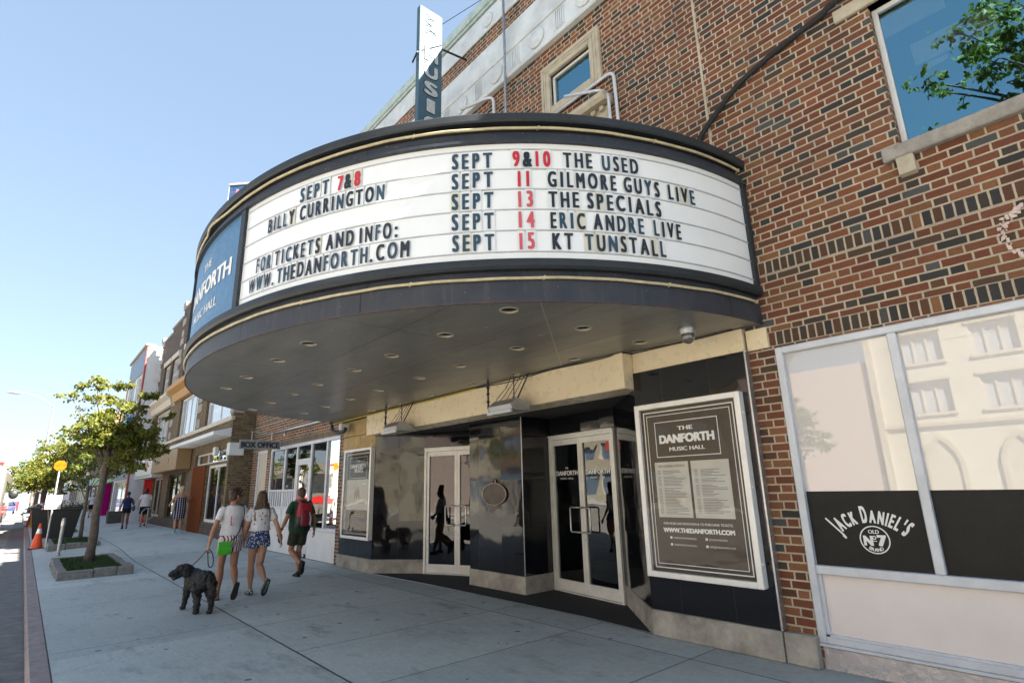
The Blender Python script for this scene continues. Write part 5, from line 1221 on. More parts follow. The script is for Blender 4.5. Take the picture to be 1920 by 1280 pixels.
planter_bed('nearest granite kerbed tree bed with turf round the first tree', .75, 2.08, 15.25, 18.95)
planter_bed('second granite kerbed tree bed in front of the black planter', .80, 2.15, 23.2, 26.6)
planter_bed('farther kerbed tree bed behind the black flower planter', .80, 2.1, 33, 36.4)
def flower_tub(x, y, label):
    z = ground_h(x, y); t = thing('flower_tub', label, 'planter', (x, y, z), 'black flower tubs on the pavement'); mb = MB()
    rings = [[(x+a*w_, y+b*w_, z+h) for a, b in ((-1, -1), (1, -1), (1, 1), (-1, 1))] for w_, h in ((.34, 0), (.34, .02), (.50, 1.12), (.54, 1.14), (.54, 1.26), (.48, 1.26), (.46, 1.15))]
    mb.loft(rings); mb.build('tub', M['black'], t)
    rr = random.Random(int(x*100+y)); cols = {'white_flowers': (MB(), M['flw']), 'pink_flowers': (MB(), M['flp']), 'leaves': (MB(), M['leaf2'])}
    for k in range(420):
        nm = 'leaves' if k % 3 == 0 else ('pink_flowers' if rr.random() < .25 else 'white_flowers'); a, r = rr.uniform(0, 6.28), .6*math.sqrt(rr.random()); c = Vector((x+r*math.cos(a), y+r*math.sin(a), z+1.24+rr.uniform(-.12, .22)*(1.1-r))); s_ = rr.uniform(.03, .065)
        u = Vector((rr.uniform(-1, 1), rr.uniform(-1, 1), rr.uniform(-1, 1))).normalized(); v = u.orthogonal().normalized(); q = u.cross(v)
        cols[nm][0].poly([c+v*s_, c+q*s_, c-v*s_, c-q*s_])
    for nm, (b_, m) in cols.items(): b_.build(nm, m, t, recalc=False)
M['flw'] = paint('white_petal', (.7, .68, .62), .6, bump=0, dirt=.1); M['flp'] = paint('pink_petal', (.6, .32, .4), .6, bump=0, dirt=.1)
flower_tub(1.3, 28.3, 'large black flower tub with white blooms behind the no parking sign'); flower_tub(.85, 31.5, 'second black flower tub behind the large one by the kerb')
def post(x, y, h, r, m, mb=None):
    z = ground_h(x, y); mb = mb or MB(); mb.lathe([(r*1.6, z), (r*1.6, z+.015), (r, z+.02), (r, z+h), (r*.6, z+h+.02)], (x, y, 0), 12); return mb, z
t = thing('bollard', 'short grey steel bollard between the first two tree beds', 'bollard', (1.0, 21.3, ground_h(1, 21.3))); mb, z = post(1.0, 21.3, 1.02, .045, M['steel']); mb.build('post', M['steel'], t, True, angle=40); mb = MB(); mb.lathe([(.05, z+.82), (.052, z+.84), (.052, z+.94), (.05, z+.96)], (1.0, 21.3, 0), 12); mb.build('collar', M['alu'], t)
t = thing('no_parking_sign', 'white no parking sign with red print on a thin steel post', 'sign', (.80, 24.7, ground_h(.8, 24.7))); mb, z = post(.80, 24.7, 2.75, .028, M['steel']); mb.build('post', M['steel'], t, True, angle=40)
sgn = MB().box(.585, 1.005, 24.65, 24.668, 1.29, 1.74, .003).build('sign_plate', M['white'], t)
mb = MB()
put_text(mb, 'NO', lambda u, v: (.795+u, 24.646, 1.62+v), .07, .3, 1, .06); put_text(mb, 'PARKING', lambda u, v: (.795+u, 24.646, 1.53+v), .055, .36, 1, .05); mb.build('red_print', M['redink'], sgn, recalc=False)
mb = MB(); 
for k in range(3): mb.poly([(.62, 24.646, 1.33+k*.055), (.97, 24.646, 1.33+k*.055), (.97, 24.646, 1.36+k*.055), (.62, 24.646, 1.36+k*.055)])
mb.build('small_print', M['greyink'], sgn)
mb = MB(); c = Vector((.80, 24.655, 2.72)); s_ = .165
mb.prism([c+Vector((a*s_, 0, b*s_)) for a, b in ((-1, -.45), (-.45, -1), (.45, -1), (1, -.45), (1, .45), (.45, 1), (-.45, 1), (-1, .45))], (0, -.008, 0)); mb.build('amber_plate', paint('amber_sign', (.30, .105, .004), .9, dirt=.5, scale=9, spec=.1, bump=0), t)
t = thing('traffic_cone', 'orange traffic cone with a white band standing by the kerb', 'cone', (.58, 25.3, .0)); mb = MB(); mb.box(.36, .80, 25.08, 25.52, .0, .035, .01); mb.build('base', M['rubber'], t)
M['coneor'] = paint('cone_orange', (.72, .075, .015), .45, dirt=.1, bump=0); n = 18
def cone(z0, r0, z1, r1): return [[(.58+r*math.cos(6.2832*k/n), 25.3+r*math.sin(6.2832*k/n), z) for k in range(n)] for r, z in ((r0, z0), (r1, z1))]
mb = MB(); mb.loft(cone(.035, .17, .50, .083), False); mb.loft(cone(.66, .055, .82, .028)); mb.build('cone_body', M['coneor'], t, True, angle=50); mb = MB(); mb.loft(cone(.50, .084, .66, .056), False); mb.build('white_band', M['white'], t, True)
t = thing('traffic_cone', 'distant orange traffic cone further up by the kerb', 'cone', (.5, 46, .0)); mb = MB(); mb.box(.28, .72, 45.8, 46.2, .0, .035); mb.build('base', M['rubber'], t); mb = MB(); mb.lathe([(.17, .03), (.03, .82)], (.5, 46, 0), 14); mb.build('cone_body', M['coneor'], t)
M['polegrey'] = paint('pole_grey', (.22, .22, .23), .6)
def street_lamp(x, y, h, arm, label):
    t = thing('street_lamp', label, 'street lamp', (x, y, 0), 'street lamps along the kerb'); mb = MB(); mb.lathe([(.2, 0), (.2, .5), (.11, .6), (.10, 2), (.055, h)], (x, y, 0), 10); mb.build('pole', M['polegrey'], t, True, angle=40)
    mb = MB(); mb.tube(smoothpts([(x, y, h-.1), (x-arm*.35, y, h+.35), (x-arm*.75, y, h+.62), (x-arm, y, h+.66)], 4), .035, 7); mb.build('arm', M['polegrey'], t, True)
    mb = MB(); mb.ell((x-arm-.3, y, h+.64), (.36, .15, .09)); mb.build('lamp_head', M['steel'], t, True)
    return t
street_lamp(.62, 46, 7.45, 1.75, 'nearer grey street lamp with its arm over the road'); street_lamp(.72, 92, 8.3, 2.2, 'far grey street lamp beyond the trees')
mb = MB(); mb.lathe([(.16, .0), (.16, .1), (.11, .12), (.11, .55), (.13, .57), (.13, .62), (.09, .72), (.03, .78)], (.62, 44.5, 0), 12); tag(mb.build('hydrant', paint('yellow_hydrant', (.6, .42, .02), .5)), 'yellow hydrant at the foot of the nearer street lamp', 'hydrant')
# flags on the lamp pole
mb = MB(); mb.box(.66, 1.25, 45.98, 46.02, 3.2, 4.6); tag(mb.build('pole_banner', paint('pale_banner', (.5, .55, .72), .7)), 'pale blue banner hung on the nearer street lamp', 'banner')
# streetcar driving away on the left
bus = thing('streetcar', 'white and red streetcar seen from behind at the left edge of the road', 'streetcar', (-2.0, 34, -.13)); bx0, bx1, by0, by1 = -3.2, -.66, 33.5, 48.5
M['tramwhite'] = paint('tram_white', (.17, .16, .14), .35, dirt=.18, coat=.3); M['tramred'] = paint('tram_red', (.5, .02, .02), .35, dirt=.15, coat=.3); M['tramglass'] = glassy('tram_window', (.03, .035, .04), .05)
mb = MB(); n_ = [(bx0+.14, .35), (bx1-.14, .35), (bx1, .6), (bx1, 2.8), (bx1-.3, 3.3), (bx1-.6, 3.4), (bx0+.6, 3.4), (bx0+.3, 3.3), (bx0, 2.8), (bx0, .6)]
mb.loft([[(x*(1-f)+(-1.93)*f, y, z-(.06 if z > 3 else 0)*(f > 0)) for x, z in n_] for y, f in ((by0, .06), (by0+.25, 0), (by1-.3, 0), (by1, .1))]); body = mb.build('body', M['tramwhite'], bus, True, angle=30)
mb = MB(); mb.box(bx1-.004, bx1+.012, by0+.3, by1-.4, .95, 1.35); mb.box(bx0+.2, bx1-.2, by0-.025, by0+.0, .95, 1.35); mb.build('red_stripe', M['tramred'], bus)
for k in range(9):
    mb = MB(); mb.box(bx1-.004, bx1+.008, by0+.6+k*1.58, by0+1.95+k*1.58, 1.5, 2.45, .003); mb.build('window', M['tramglass'], bus)
mb = MB(); mb.box(bx0+.35, bx1-.35, by0-.02, by0+.02, 1.55, 2.65, .006); mb.build('rear_window', M['tramglass'], bus)
mb = MB(); mb.box(bx1-.62, bx1-.2, by0-.03, by0+.05, 3.14, 3.24, .005); mb.box(bx0+.2, bx0+.62, by0-.03, by0+.05, 3.14, 3.24, .005); mb.build('tail_light', M['tramred'], bus)
mb = MB(); mb.box(bx0+.2, bx1-.2, by0+.3, by1-.4, .1, .4); mb.build('undercarriage', M['black'], bus)
for y in (36, 38, 44, 46): mb = MB(); mb.lathe([(.33, bx1-.25), (.35, bx1-.2), (.35, bx1-.12), (.1, bx1-.1)], (0, y, .22), 16, 'X'); mb.build('wheel', M['steel'], bus)
mb = MB(); mb.tube([(bx1, by0+.6, 2.1), (bx1+.28, by0+.6, 2.15), (bx1+.28, by0+.6, 2.0)], .02, 6); mb.ell((bx1+.30, by0+.6, 1.85), (.17, .1, .2)); mb.build('side_mirror', M['black'], bus, True)
def car(x, y, c, label):
    t = thing('car', label, 'car', (x, y, -.13), 'cars far up the road'); mb = MB(); m = paint('car_paint', c, .3, coat=1., dirt=.1, bump=0); z = -.13
    prof = [(-2.2, .35), (-2.25, .7), (-2.1, .95), (-1.6, 1.0), (-1.1, 1.42), (.4, 1.46), (1.2, 1.0), (2.0, .9), (2.2, .6), (2.15, .35)]
    mb.prism([(x-.85, y+a, z+b) for a, b in prof], (1.7, 0, 0)); mb.build('body', m, t)
    mb = MB(); mb.prism([(x-.7, y-1.62, z+1.04), (x+.7, y-1.62, z+1.04), (x+.62, y-1.16, z+1.38), (x-.62, y-1.16, z+1.38)], (0, -.03, .02)); mb.build('rear_window', M['tramglass'], t)
    mb = MB(); mb.box(x-.8, x-.5, y-2.28, y-2.2, z+.72, z+.86); mb.build('tail_light', M['tramred'], t); mb = MB(); mb.box(x+.5, x+.8, y-2.28, y-2.2, z+.72, z+.86); mb.build('tail_light', M['tramred'], t)
    for dx in (-.8, .62):
        for dy in (-1.35, 1.35): mb = MB(); mb.lathe([(.32, x+dx), (.32, x+dx+.18)], (0, y+dy, z+.32), 14, 'X'); mb.build('wheel', M['rubber'], t)
car(-1.4, 96, (.02, .05, .16), 'small dark blue car far up the road'); car(-1.2, 120, (.30, .02, .03), 'small red car beyond the dark blue one'); car(-2.3, 75, (.35, .35, .36), 'silver car far up the road in the outer lane')

for xw, zw in ((-4.5, 6.0), (-10.8, 6.0)):
    mb = MB(); mb.tube([(xw, -20, zw)]+[(xw, -20+20*i, zw-.06*(i % 2)) for i in range(1, 16)], .009, 5); tag(mb.build('overhead_wire', M['rubber'], None), 'thin overhead tram wire above the '+('nearer' if xw > -6 else 'farther')+' tracks', 'wire')

mb = MB(); z = ground_h(4.1, 39); mb.loft([[(4.1+a*w_, 38.6+b*w_, z+h) for a, b in ((-1, -1), (1, -1), (1, 1), (-1, 1))] for w_, h in ((.42, 0), (.46, .62), (.40, .62), (.38, .5))]); tag(mb.build('concrete_planter', paint('dark_concrete', (.09, .10, .085), .85, dirt=.4, bump=.004), None), 'low dark concrete planter box between the walkers and the white building', 'planter')
def bike_stand(x, y, label):
    z = ground_h(x, y); mb = MB(); mb.lathe([(.05, z), (.05, z+.02), (.03, z+.03), (.03, z+.86)], (x, y, 0), 10); 
    ring_ = [(x+.24*math.cos(a), y, z+.62+.24*math.sin(a)) for a in [2*math.pi*i/24 for i in range(25)]]; mb.tube(ring_, .022, 7); tag(mb.build('bike_stand', M['steel'], None, True, angle=40), label, 'bike stand', 'ring bike stands')
bike_stand(4.35, 30.2, 'steel ring bike stand in front of the brown signed shop'); bike_stand(1.0, 39, 'steel ring bike stand beyond the third tree by the kerb')

# ------------------------------------------------------------------ trees
def tree(label, x, y, h, trunk_r, clumps, mat, nleaf, leaf, seed, lean=(0, 0), fork=.42, group='street trees along the pavement', twig=True):
    """clumps: (dx, dy, z, rx, rz) lumps of foliage; each lump is fed by its own limb"""
    rr = random.Random(seed); z0 = ground_h(x, y) if -1 < x < 5 else 0
    t = thing('street_tree', label, 'tree', (x, y, z0), group); mb = MB()
    base = Vector((x, y, z0-.02)); top = Vector((x+lean[0], y+lean[1], z0+h*fork)); k = 7
    pts = [base.lerp(top, i/k)+Vector((rr.uniform(-1, 1), rr.uniform(-1, 1), 0))*trunk_r*.18 for i in range(k+1)]
    mb.tube(pts, [trunk_r*(1.35 if i == 0 else 1.0-.32*i/k) for i in range(k+1)], 10)
    twigs = []
    for (dx, dy, z, rx, rz) in clumps:
        c = Vector((x+dx, y+dy, z0+z)); st = pts[-1].lerp(pts[-3], rr.random()) if c.z > pts[-1].z else pts[-3]
        m = st.lerp(c, .5)+Vector((rr.uniform(-.1, .1), rr.uniform(-.1, .1), rr.uniform(0, .15)))*h*.1
        P = smoothpts([st, m, c], 4); r0 = trunk_r*.30
        mb.tube(P, [max(.006, r0*(1-.85*i/(len(P)-1))) for i in range(len(P))], 6)
        for q in range(7):
            a = P[rr.randrange(3, len(P))]; d = Vector((rr.gauss(0, 1), rr.gauss(0, 1), rr.gauss(.15, .7))).normalized(); e = a+Vector((d.x*rx, d.y*rx, d.z*rz))*rr.uniform(.6, 1.1)
            mb.tube([a, a.lerp(e, .5)+Vector((0, 0, .03)), e], [r0*.25, r0*.16, .004], 4); twigs.append((a, e))
    mb.build('trunk', M['bark'], t, True)
    lb = MB(); tot = sum(c[3]**2*c[4] for c in clumps)
    def leaf_at(c, out):
        s_ = leaf*rr.uniform(.6, 1.25); u = (Vector((rr.gauss(0, 1), rr.gauss(0, 1), rr.gauss(.25, .6)))+out*.35).normalized(); v = u.cross(Vector((rr.gauss(0, 1), rr.gauss(0, 1), rr.gauss(0, 1)))).normalized(); q = u.cross(v)
        if q.z > 0: q = -q          # tips hang a little
        a = lb.bm.verts.new(c); b = lb.bm.verts.new(c+q*s_*.5+v*s_*.34+u*s_*.06); d = lb.bm.verts.new(c+q*s_*1.05); e = lb.bm.verts.new(c+q*s_*.5-v*s_*.34+u*s_*.06)
        lb._f([a, b, d]); lb._f([a, d, e])
    for (dx, dy, z, rx, rz) in clumps:
        c = Vector((x+dx, y+dy, z0+z)); n = int(nleaf*(rx**2*rz)/tot); subs = []
        for q in range(max(4, n//55)):
            d = Vector((rr.gauss(0, 1), rr.gauss(0, 1), rr.gauss(0, 1))).normalized(); r = rr.uniform(.35, 1.08)
            subs.append((c+Vector((d.x*rx, d.y*rx, d.z*rz))*r, rr.uniform(.16, .34)*max(rx, rz)*.9))
        for q in range(n):
            sc_, sr = subs[rr.randrange(len(subs))]; d = Vector((rr.gauss(0, 1), rr.gauss(0, 1), rr.gauss(0, .55)))
            p = sc_+d*sr*.62; leaf_at(p, (p-c).normalized())
    for a, e in twigs:
        for q in range(9 if twig else 4):
            leaf_at(a.lerp(e, rr.uniform(.3, 1.1))+Vector((rr.gauss(0, .03), rr.gauss(0, .03), rr.gauss(0, .03))), Vector((0, 0, .3)))
    lb.build('crown', mat, t, recalc=False); return t
tree('nearest young tree with a bushy yellow green crown and sparse top', 1.46, 17.7, 5.2, .105,
     [(-.45, -.1, 3.25, .62, .42), (.25, .1, 3.2, .7, .5), (.75, 0, 3.15, .5, .45), (.05, .3, 2.85, .5, .33), (.55, -.2, 2.6, .55, .35), (.05, -.3, 3.75, .5, .3), (-.4, .1, 3.1, .38, .25), (1.0, .1, 2.85, .35, .25), (-.45, 0, 4.55, .42, .22), (-.95, .1, 4.2, .28, .14), (.25, .2, 4.55, .38, .18), (.75, 0, 4.35, .34, .2), (-.3, 0, 4.15, .38, .14), (1.25, 0, 3.75, .26, .12), (.65, .2, 4.0, .3, .16)], M['leaf'], 11500, .082, 3, (0, 0), .54)
tree('second young tree behind the black tub with a low green crown', 1.75, 25.9, 4.6, .07, [(-.3, .5, 2.9, .6, .5), (.4, .1, 3.1, .7, .5), (0, .2, 3.7, .55, .4), (-.55, .5, 2.5, .45, .3), (.6, -.1, 2.5, .5, .3)], M['leaf2'], 4600, .085, 5)
tree('third tree with a full light green crown behind the flower tubs', 1.3, 34.8, 5.2, .10, [(-.5, 0, 2.9, .85, .6), (.3, 0, 3.3, .85, .6), (-.1, .2, 4.0, .7, .5), (-.8, 0, 2.3, .6, .4), (.6, 0, 2.4, .6, .4)], M['leaf'], 5200, .10, 7)
for i, (yy, xx_, h_, lab) in enumerate(((43, .95, 5.6, 'fourth tree in the pavement row, beyond the third'), (52, 1.0, 6.2, 'fifth tree in the pavement row, taller and darker'), (61, .9, 6.0, 'sixth tree in the pavement row'), (72, .8, 6.4, 'seventh tree in the pavement row near the far lamp'), (86, .7, 7.0, 'farthest tree of the pavement row'))):
    tree(lab, xx_, yy, h_, .11, [(-.6, 0, h_*.55, 1.1, .8), (.5, 0, h_*.6, 1.1, .8), (-.1, .2, h_*.78, .9, .7), (-.9, 0, h_*.42, .8, .5), (.6, 0, h_*.42, .7, .5)], M['leaf2'] if i % 2 else M['leaf'], 4200, .135, 20+i, twig=False)
# trees on the far pavement and one above the camera: both show only in the glass
tree('round green tree on the far pavement, mirrored in the shop window', -17.6, 11.6, 6.4, .12, [(0, 0, 4.4, 1.1, .9), (.4, .5, 5.2, .9, .7), (-.3, -.6, 3.6, .9, .7)], M['leaf2'], 2200, .17, 40, group='trees across the street', twig=False)
tree('tall tree on the far pavement opposite the entrance', -17.6, 24, 7.5, .14, [(0, 0, 4.6, 1.6, 1.2), (.4, .8, 5.8, 1.3, 1), (-.3, -.9, 4.0, 1.2, .9)], M['leaf2'], 2600, .2, 41, group='trees across the street', twig=False)
tree('tall tree on the far pavement opposite the box office', -17.6, 36, 8.0, .14, [(0, 0, 4.6, 1.7, 1.3), (.4, .8, 6.0, 1.4, 1.1), (-.3, -.9, 4.0, 1.3, .9)], M['leaf'], 2600, .2, 42, group='trees across the street', twig=False)
tree('big kerbside tree over the photographer, mirrored in the upper window', .75, -2.6, 11, .2, [(.2, 2.0, 8.3, .9, .55), (.9, 2.9, 7.6, .7, .4), (.5, 1.2, 9.6, 1.0, .7), (1.3, 1.9, 8.8, .6, .45), (-.4, 2.6, 9.3, .9, .5), (0, 0, 9.5, 1.5, .9), (.3, -1.2, 8.4, 1.5, .9), (-.2, 2.95, 7.75, .5, .28), (-.4, 3.5, 7.3, .36, .18), (.1, 2.7, 8.5, .5, .25), (-.7, 3.1, 8.6, .45, .3), (.2, 3.75, 7.9, .3, .15), (-.2, 2.3, 7.6, .4, .25), (.0, 3.9, 8.3, .4, .2), (-.6, 3.9, 7.7, .35, .2), (-.1, 3.3, 8.9, .5, .25), (-.3, 4.1, 7.1, .28, .14)], M['leaf2'], 6000, .12, 43, (0, .3), .5, 'trees across the street')

# ------------------------------------------------------------------ people and the dog
def fuse(mb, name, mats, parent, voxel=.008, smooth=6, disp=None, factor=.5):
    """weld overlapping closed shapes into one continuous skin"""
    bm = mb.bm; bmesh.ops.recalc_face_normals(bm, faces=bm.faces)
    me = bpy.data.meshes.new('tmp'); bm.to_mesh(me); bm.free(); o = bpy.data.objects.new('tmp', me); COL.objects.link(o)
    r = o.modifiers.new('r', 'REMESH'); r.mode = 'VOXEL'; r.voxel_size = voxel
    s = o.modifiers.new('s', 'SMOOTH'); s.factor = factor; s.iterations = smooth
    bpy.context.view_layer.update(); dg = bpy.context.evaluated_depsgraph_get()
    out = bpy.data.meshes.new_from_object(o.evaluated_get(dg)); out.name = name
    bpy.data.objects.remove(o); bpy.data.meshes.remove(me)
    out.materials.clear()
    for m in (mats if isinstance(mats, list) else [mats]): out.materials.append(m)
    if disp:
        ns = [v.normal.copy() for v in out.vertices]
        for v, n_ in zip(out.vertices, ns): v.co += n_*disp(v.co)
    for p in out.polygons: p.use_smooth = True
    return new_obj(name, out, parent)
def skin(name, c, c2):
    T = NT(name); n = T.noise(9, 4); col = T.mix(T.mapr(n, .35, .7), c, c2)
    return T.done(T.bsdf(col, .5, 0, .4, None, 0, .03, **{'Subsurface Weight': .08}))
M['skin'] = skin('light_skin', (.46, .25, .165), (.40, .20, .13)); M['skin2'] = skin('tanned_skin', (.36, .18, .11), (.30, .14, .085)); M['skin3'] = skin('brown_skin', (.17, .085, .05), (.14, .065, .04))
def hairmat(name, c1, c2, tip=None, z0=0, z1=1):
    T = NT(name); P, px, py, pz, g = T.pos(); s = T.noise(60, 4, .7, T.vscale((1, 1, .06))); col = T.mix(T.mapr(s, .3, .7), c1, c2)
    if tip: col = T.mix(T.mapr(pz, z1, z0), col, T.mix(T.mapr(s, .3, .7), tip, tuple(x*.55 for x in tip)))
    return T.done(T.bsdf(col, .45, 0, .5, T.bump(s, .012)))
def cloth(name, c, pattern=None, bump=.004):
    T = NT(name); P, px, py, pz, g = T.pos(); n = T.noise(14, 4, .6); col = T.mix(T.mapr(n, .35, .75), c, tuple(x*.82 for x in c))
    if pattern: col = pattern(T, col)
    return T.done(T.bsdf(col, .85, 0, .25, T.bump(n, bump), 0, .03, **{'Sheen Weight': .1}))
def person(name_label, loc, H, pose, look, group=None, head_yaw=0):
    """pose: joints in metres for a 1.72 m figure facing +Y, x to the right"""
    k = H/1.72; z0 = loc[2]
    t = thing('person', name_label, 'person', loc, group)
    L = lambda p: Vector((loc[0]+p[0]*k, loc[1]+p[1]*k, z0+p[2]*k))
    J = dict(hipL=(-.085, 0, .90), kneeL=(-.088, .05, .49), ankL=(-.088, -.01, .085), toeL=(0, 1, -.05), hipR=(.085, 0, .90), kneeR=(.088, .05, .49), ankR=(.088, -.01, .085), toeR=(0, 1, -.05),
             shL=(-.165, -.01, 1.385), elL=(-.24, -.04, 1.12), wrL=(-.26, .03, .885), shR=(.165, -.01, 1.385), elR=(.24, -.04, 1.12), wrR=(.26, .03, .885), head=(0, .035, 1.605), lean=.02)
    J.update(pose); W = look.get('w', 1.0); fem = look.get('fem', True)
    V = lambda n: L(J[n])
    mb = MB()
    def ring(cx, cy, cz, rx, ry, n=18): return [L((cx+rx*math.cos(2*math.pi*i/n), cy+ry*math.sin(2*math.pi*i/n), cz)) for i in range(n)]
    sh = .165 if fem else .185
    torso = [(0, .0, .80, .09*W, .075), (0, -.005, .86, .155*W, .105), (0, -.012, .93, .17*W, .118), (0, 0, 1.02, .148*W if fem else .165*W, .098), (0, .005, 1.12, (.128 if fem else .158)*W, .09), (0, .01, 1.24, .15*W, .105), (0, .0, 1.34, .165*W, .10), (0, -.01, 1.41, .145*W, .078), (0, -.008, 1.45, .085, .06), (0, .0, 1.475, .056, .055)]
    mb.loft([ring(*a) for a in torso])
    mb.tube([L((0, -.01, 1.42)), L((0, .005, 1.5)), L((J['head'][0]*.7, J['head'][1]*.7, 1.56))], [.058*k, .052*k, .052*k], 12)
    # head: skull, jaw, nose, ears, turned by head_yaw
    hc = V('head'); Rm = Matrix.Rotation(R(head_yaw), 3, 'Z')
    def hp(x, y, z): return hc+(Rm @ Vector((x*k, y*k, z*k)))
    mb.ell(hp(0, -.012, .02), (.074*k, .092*k, .10*k), Rm, 18, 12); mb.ell(hp(0, .025, -.045), (.055*k, .062*k, .075*k), Rm, 16, 10)
    mb.ell(hp(0, .088, -.02), (.013*k, .02*k, .026*k), Rm); mb.ell(hp(0, .072, -.07), (.026*k, .014*k, .012*k), Rm); mb.ell(hp(0, .066, -.1), (.026*k, .02*k, .02*k), Rm)
    for s in (-1, 1): mb.ell(hp(s*.076, -.008, -.01), (.010*k, .02*k, .03*k), Rm)
    # limbs
    def limb(a, b, c, r, n=12):
        a, b, c = V(a), V(b), V(c); P = []; rr_ = []
        for i in range(6): f = i/6; P.append(a.lerp(b, f)); rr_.append(r[0]*(1-f)+r[1]*f)
        for i in range(8):
            f = i/7; P.append(b.lerp(c, f)); rr_.append((r[1]*(1-f)+r[2]*f)+(r[3]*math.sin(math.pi*min(1, f*1.35))**1 if f < .74 else 0))
        mb.tube(P, [x*k for x in rr_], n)
    lw = look.get('lw', 1.0)
    limb('hipL', 'kneeL', 'ankL', (.086*lw, .053*lw, .034, .012)); limb('hipR', 'kneeR', 'ankR', (.086*lw, .053*lw, .034, .012))
    aw = look.get('aw', 1.0)
    limb('shL', 'elL', 'wrL', (.052*aw, .037*aw, .025, .006)); limb('shR', 'elR', 'wrR', (.052*aw, .037*aw, .025, .006))
    feet = MB()
    for s in 'LR':
        a = V('ank'+s); d = Vector(J['toe'+s]).normalized(); up = (V('knee'+s)-a).normalized(); up = (up-d*up.dot(d)).normalized(); sd = d.cross(up)
        def fp(f, u): return a+(d*f+up*u)*k
        mb.loft([[fp(f, c)+(sd*rx*math.cos(q)+up*ry*math.sin(q))*k for q in [2*math.pi*i/12 for i in range(12)]] for f, c, rx, ry in ((-.06, -.055, .016, .016), (-.05, -.045, .03, .035), (-.01, -.03, .034, .05), (.05, -.045, .038, .035), (.12, -.058, .044, .024), (.17, -.063, .036, .017), (.185, -.065, .015, .01))])
        if look.get('shoes'):
            feet.loft([[fp(f, c)+(sd*rx*math.cos(q)+up*ry*math.sin(q))*k for q in [2*math.pi*i/14 for i in range(14)]] for f, c, rx, ry in ((-.078, -.045, .016, .03), (-.068, -.042, .036, .044), (-.01, -.036, .044, .062), (.05, -.048, .046, .044), (.12, -.058, .052, .032), (.175, -.064, .044, .024), (.20, -.067, .02, .015))])
        # sole
        sm = MB(); sm.loft([[fp(f, c)+sd*x*k for x, c in ((-w_, -.088), (w_, -.088), (w_, -.068), (-w_, -.068))] for f, w_ in ((-.075, .028), (-.04, .038), (.04, .04), (.12, .05), (.175, .042), (.20, .02))]); sm.build('shoe_sole', look.get('sole', M['rubber']), t)
        # hand: palm, four curled fingers, thumb
        w_ = V('wr'+s); e = V('el'+s); hd = (w_-e).normalized(); side = -1 if s == 'L' else 1
        inn = Vector((-side, .25, 0)); inn = (inn-hd*inn.dot(hd)).normalized(); fw = hd.cross(inn)*side*-1
        if fw.y < 0: fw = -fw
        pl = [[w_+(hd*f+fw*rx*math.cos(q)+inn*ry*math.sin(q))*k for q in [2*math.pi*i/10 for i in range(10)]] for f, rx, ry in ((-.02, .026, .02), (.02, .034, .017), (.06, .042, .016), (.09, .040, .014), (.1, .02, .01))]
        mb.loft(pl); curl = look.get('curl'+s, .5)
        for i, (o, ln) in enumerate(((.03, .068), (.011, .078), (-.009, .072), (-.028, .056))):
            b = w_+(hd*.085+fw*o)*k; d1 = (hd+inn*curl*.6).normalized(); d2 = (hd*(1-curl)+inn*curl*1.3).normalized(); d3 = (hd*(1-1.6*curl)+inn*curl*1.2).normalized()
            p1 = b+d1*ln*.45*k; p2 = p1+d2*ln*.33*k; p3 = p2+d3*ln*.28*k; mb.tube([b-hd*.02*k, b, p1, p2, p3], [.009*k, .0095*k, .0088*k, .008*k, .006*k], 7)
        b = w_+(hd*.03+fw*.032)*k; mb.tube([b, b+(hd*.03+fw*.022+inn*.008)*k, b+(hd*.06+fw*.022+inn*.022)*k, b+(hd*.08+fw*.014+inn*.034)*k], [.013*k, .012*k, .0105*k, .007*k], 7)
    body = fuse(mb, 'body', look['skin'], t, .0062, 4)
    if look.get('shoes'): fuse(feet, 'shoe', look['shoes'], t, .008, 3)
    else: feet.bm.free()
    # face: eyes and brows
    em = MB()
    for s in (-1, 1): em.ell(hp(s*.03, .073, .0), (.011*k, .008*k, .007*k), Rm, 10, 6)
    em.build('eye', M['ink'], body, True)
    # clothes
    def wr(amp, f): return lambda p: amp*(noise.noise(Vector((p.x*f, p.y*f, p.z*f*.6)))+.5*noise.noise(Vector((p.x*f*2.3, p.y*f*2.3, p.z*f*1.2+4))))
    if 'top' in look:
        c = MB(); g, hem, slv = look.get('ease', .018), look.get('hem', .98), look.get('sleeve', .55)
        rows_ = [r for r in torso if r[2] > hem+.02]
        lo = min(torso, key=lambda r: abs(r[2]-hem)); rws = [(lo[0], lo[1], hem, lo[3]+g*1.35, lo[4]+g*1.4)]+[(a, b, z, rx+g*(1.25 if z < 1.2 else .8), ry+g*(1.3 if z < 1.2 else .9)) for a, b, z, rx, ry in rows_[:-2]]+[(0, -.008, 1.458, .092, .068)]
        if look.get('strappy'): rws = [r for r in rws if r[2] < 1.33]+[(0, 0, 1.335, .15*W, .10)]
        c.loft([ring(*a) for a in rws])
        if slv:
            for s in 'LR':
                a, b = V('sh'+s), V('el'+s); d = (b-a); c.tube([a-d*.12+Vector((-.02*k if s == 'R' else .02*k, 0, .0)), a, a+d*slv*.5, a+d*slv], [.060*k, .064*k, .062*k*aw, .061*k*aw], 12)
        fuse(c, look.get('topname', 'shirt'), look['top'], t, .0085, 5, wr(.006, 11))
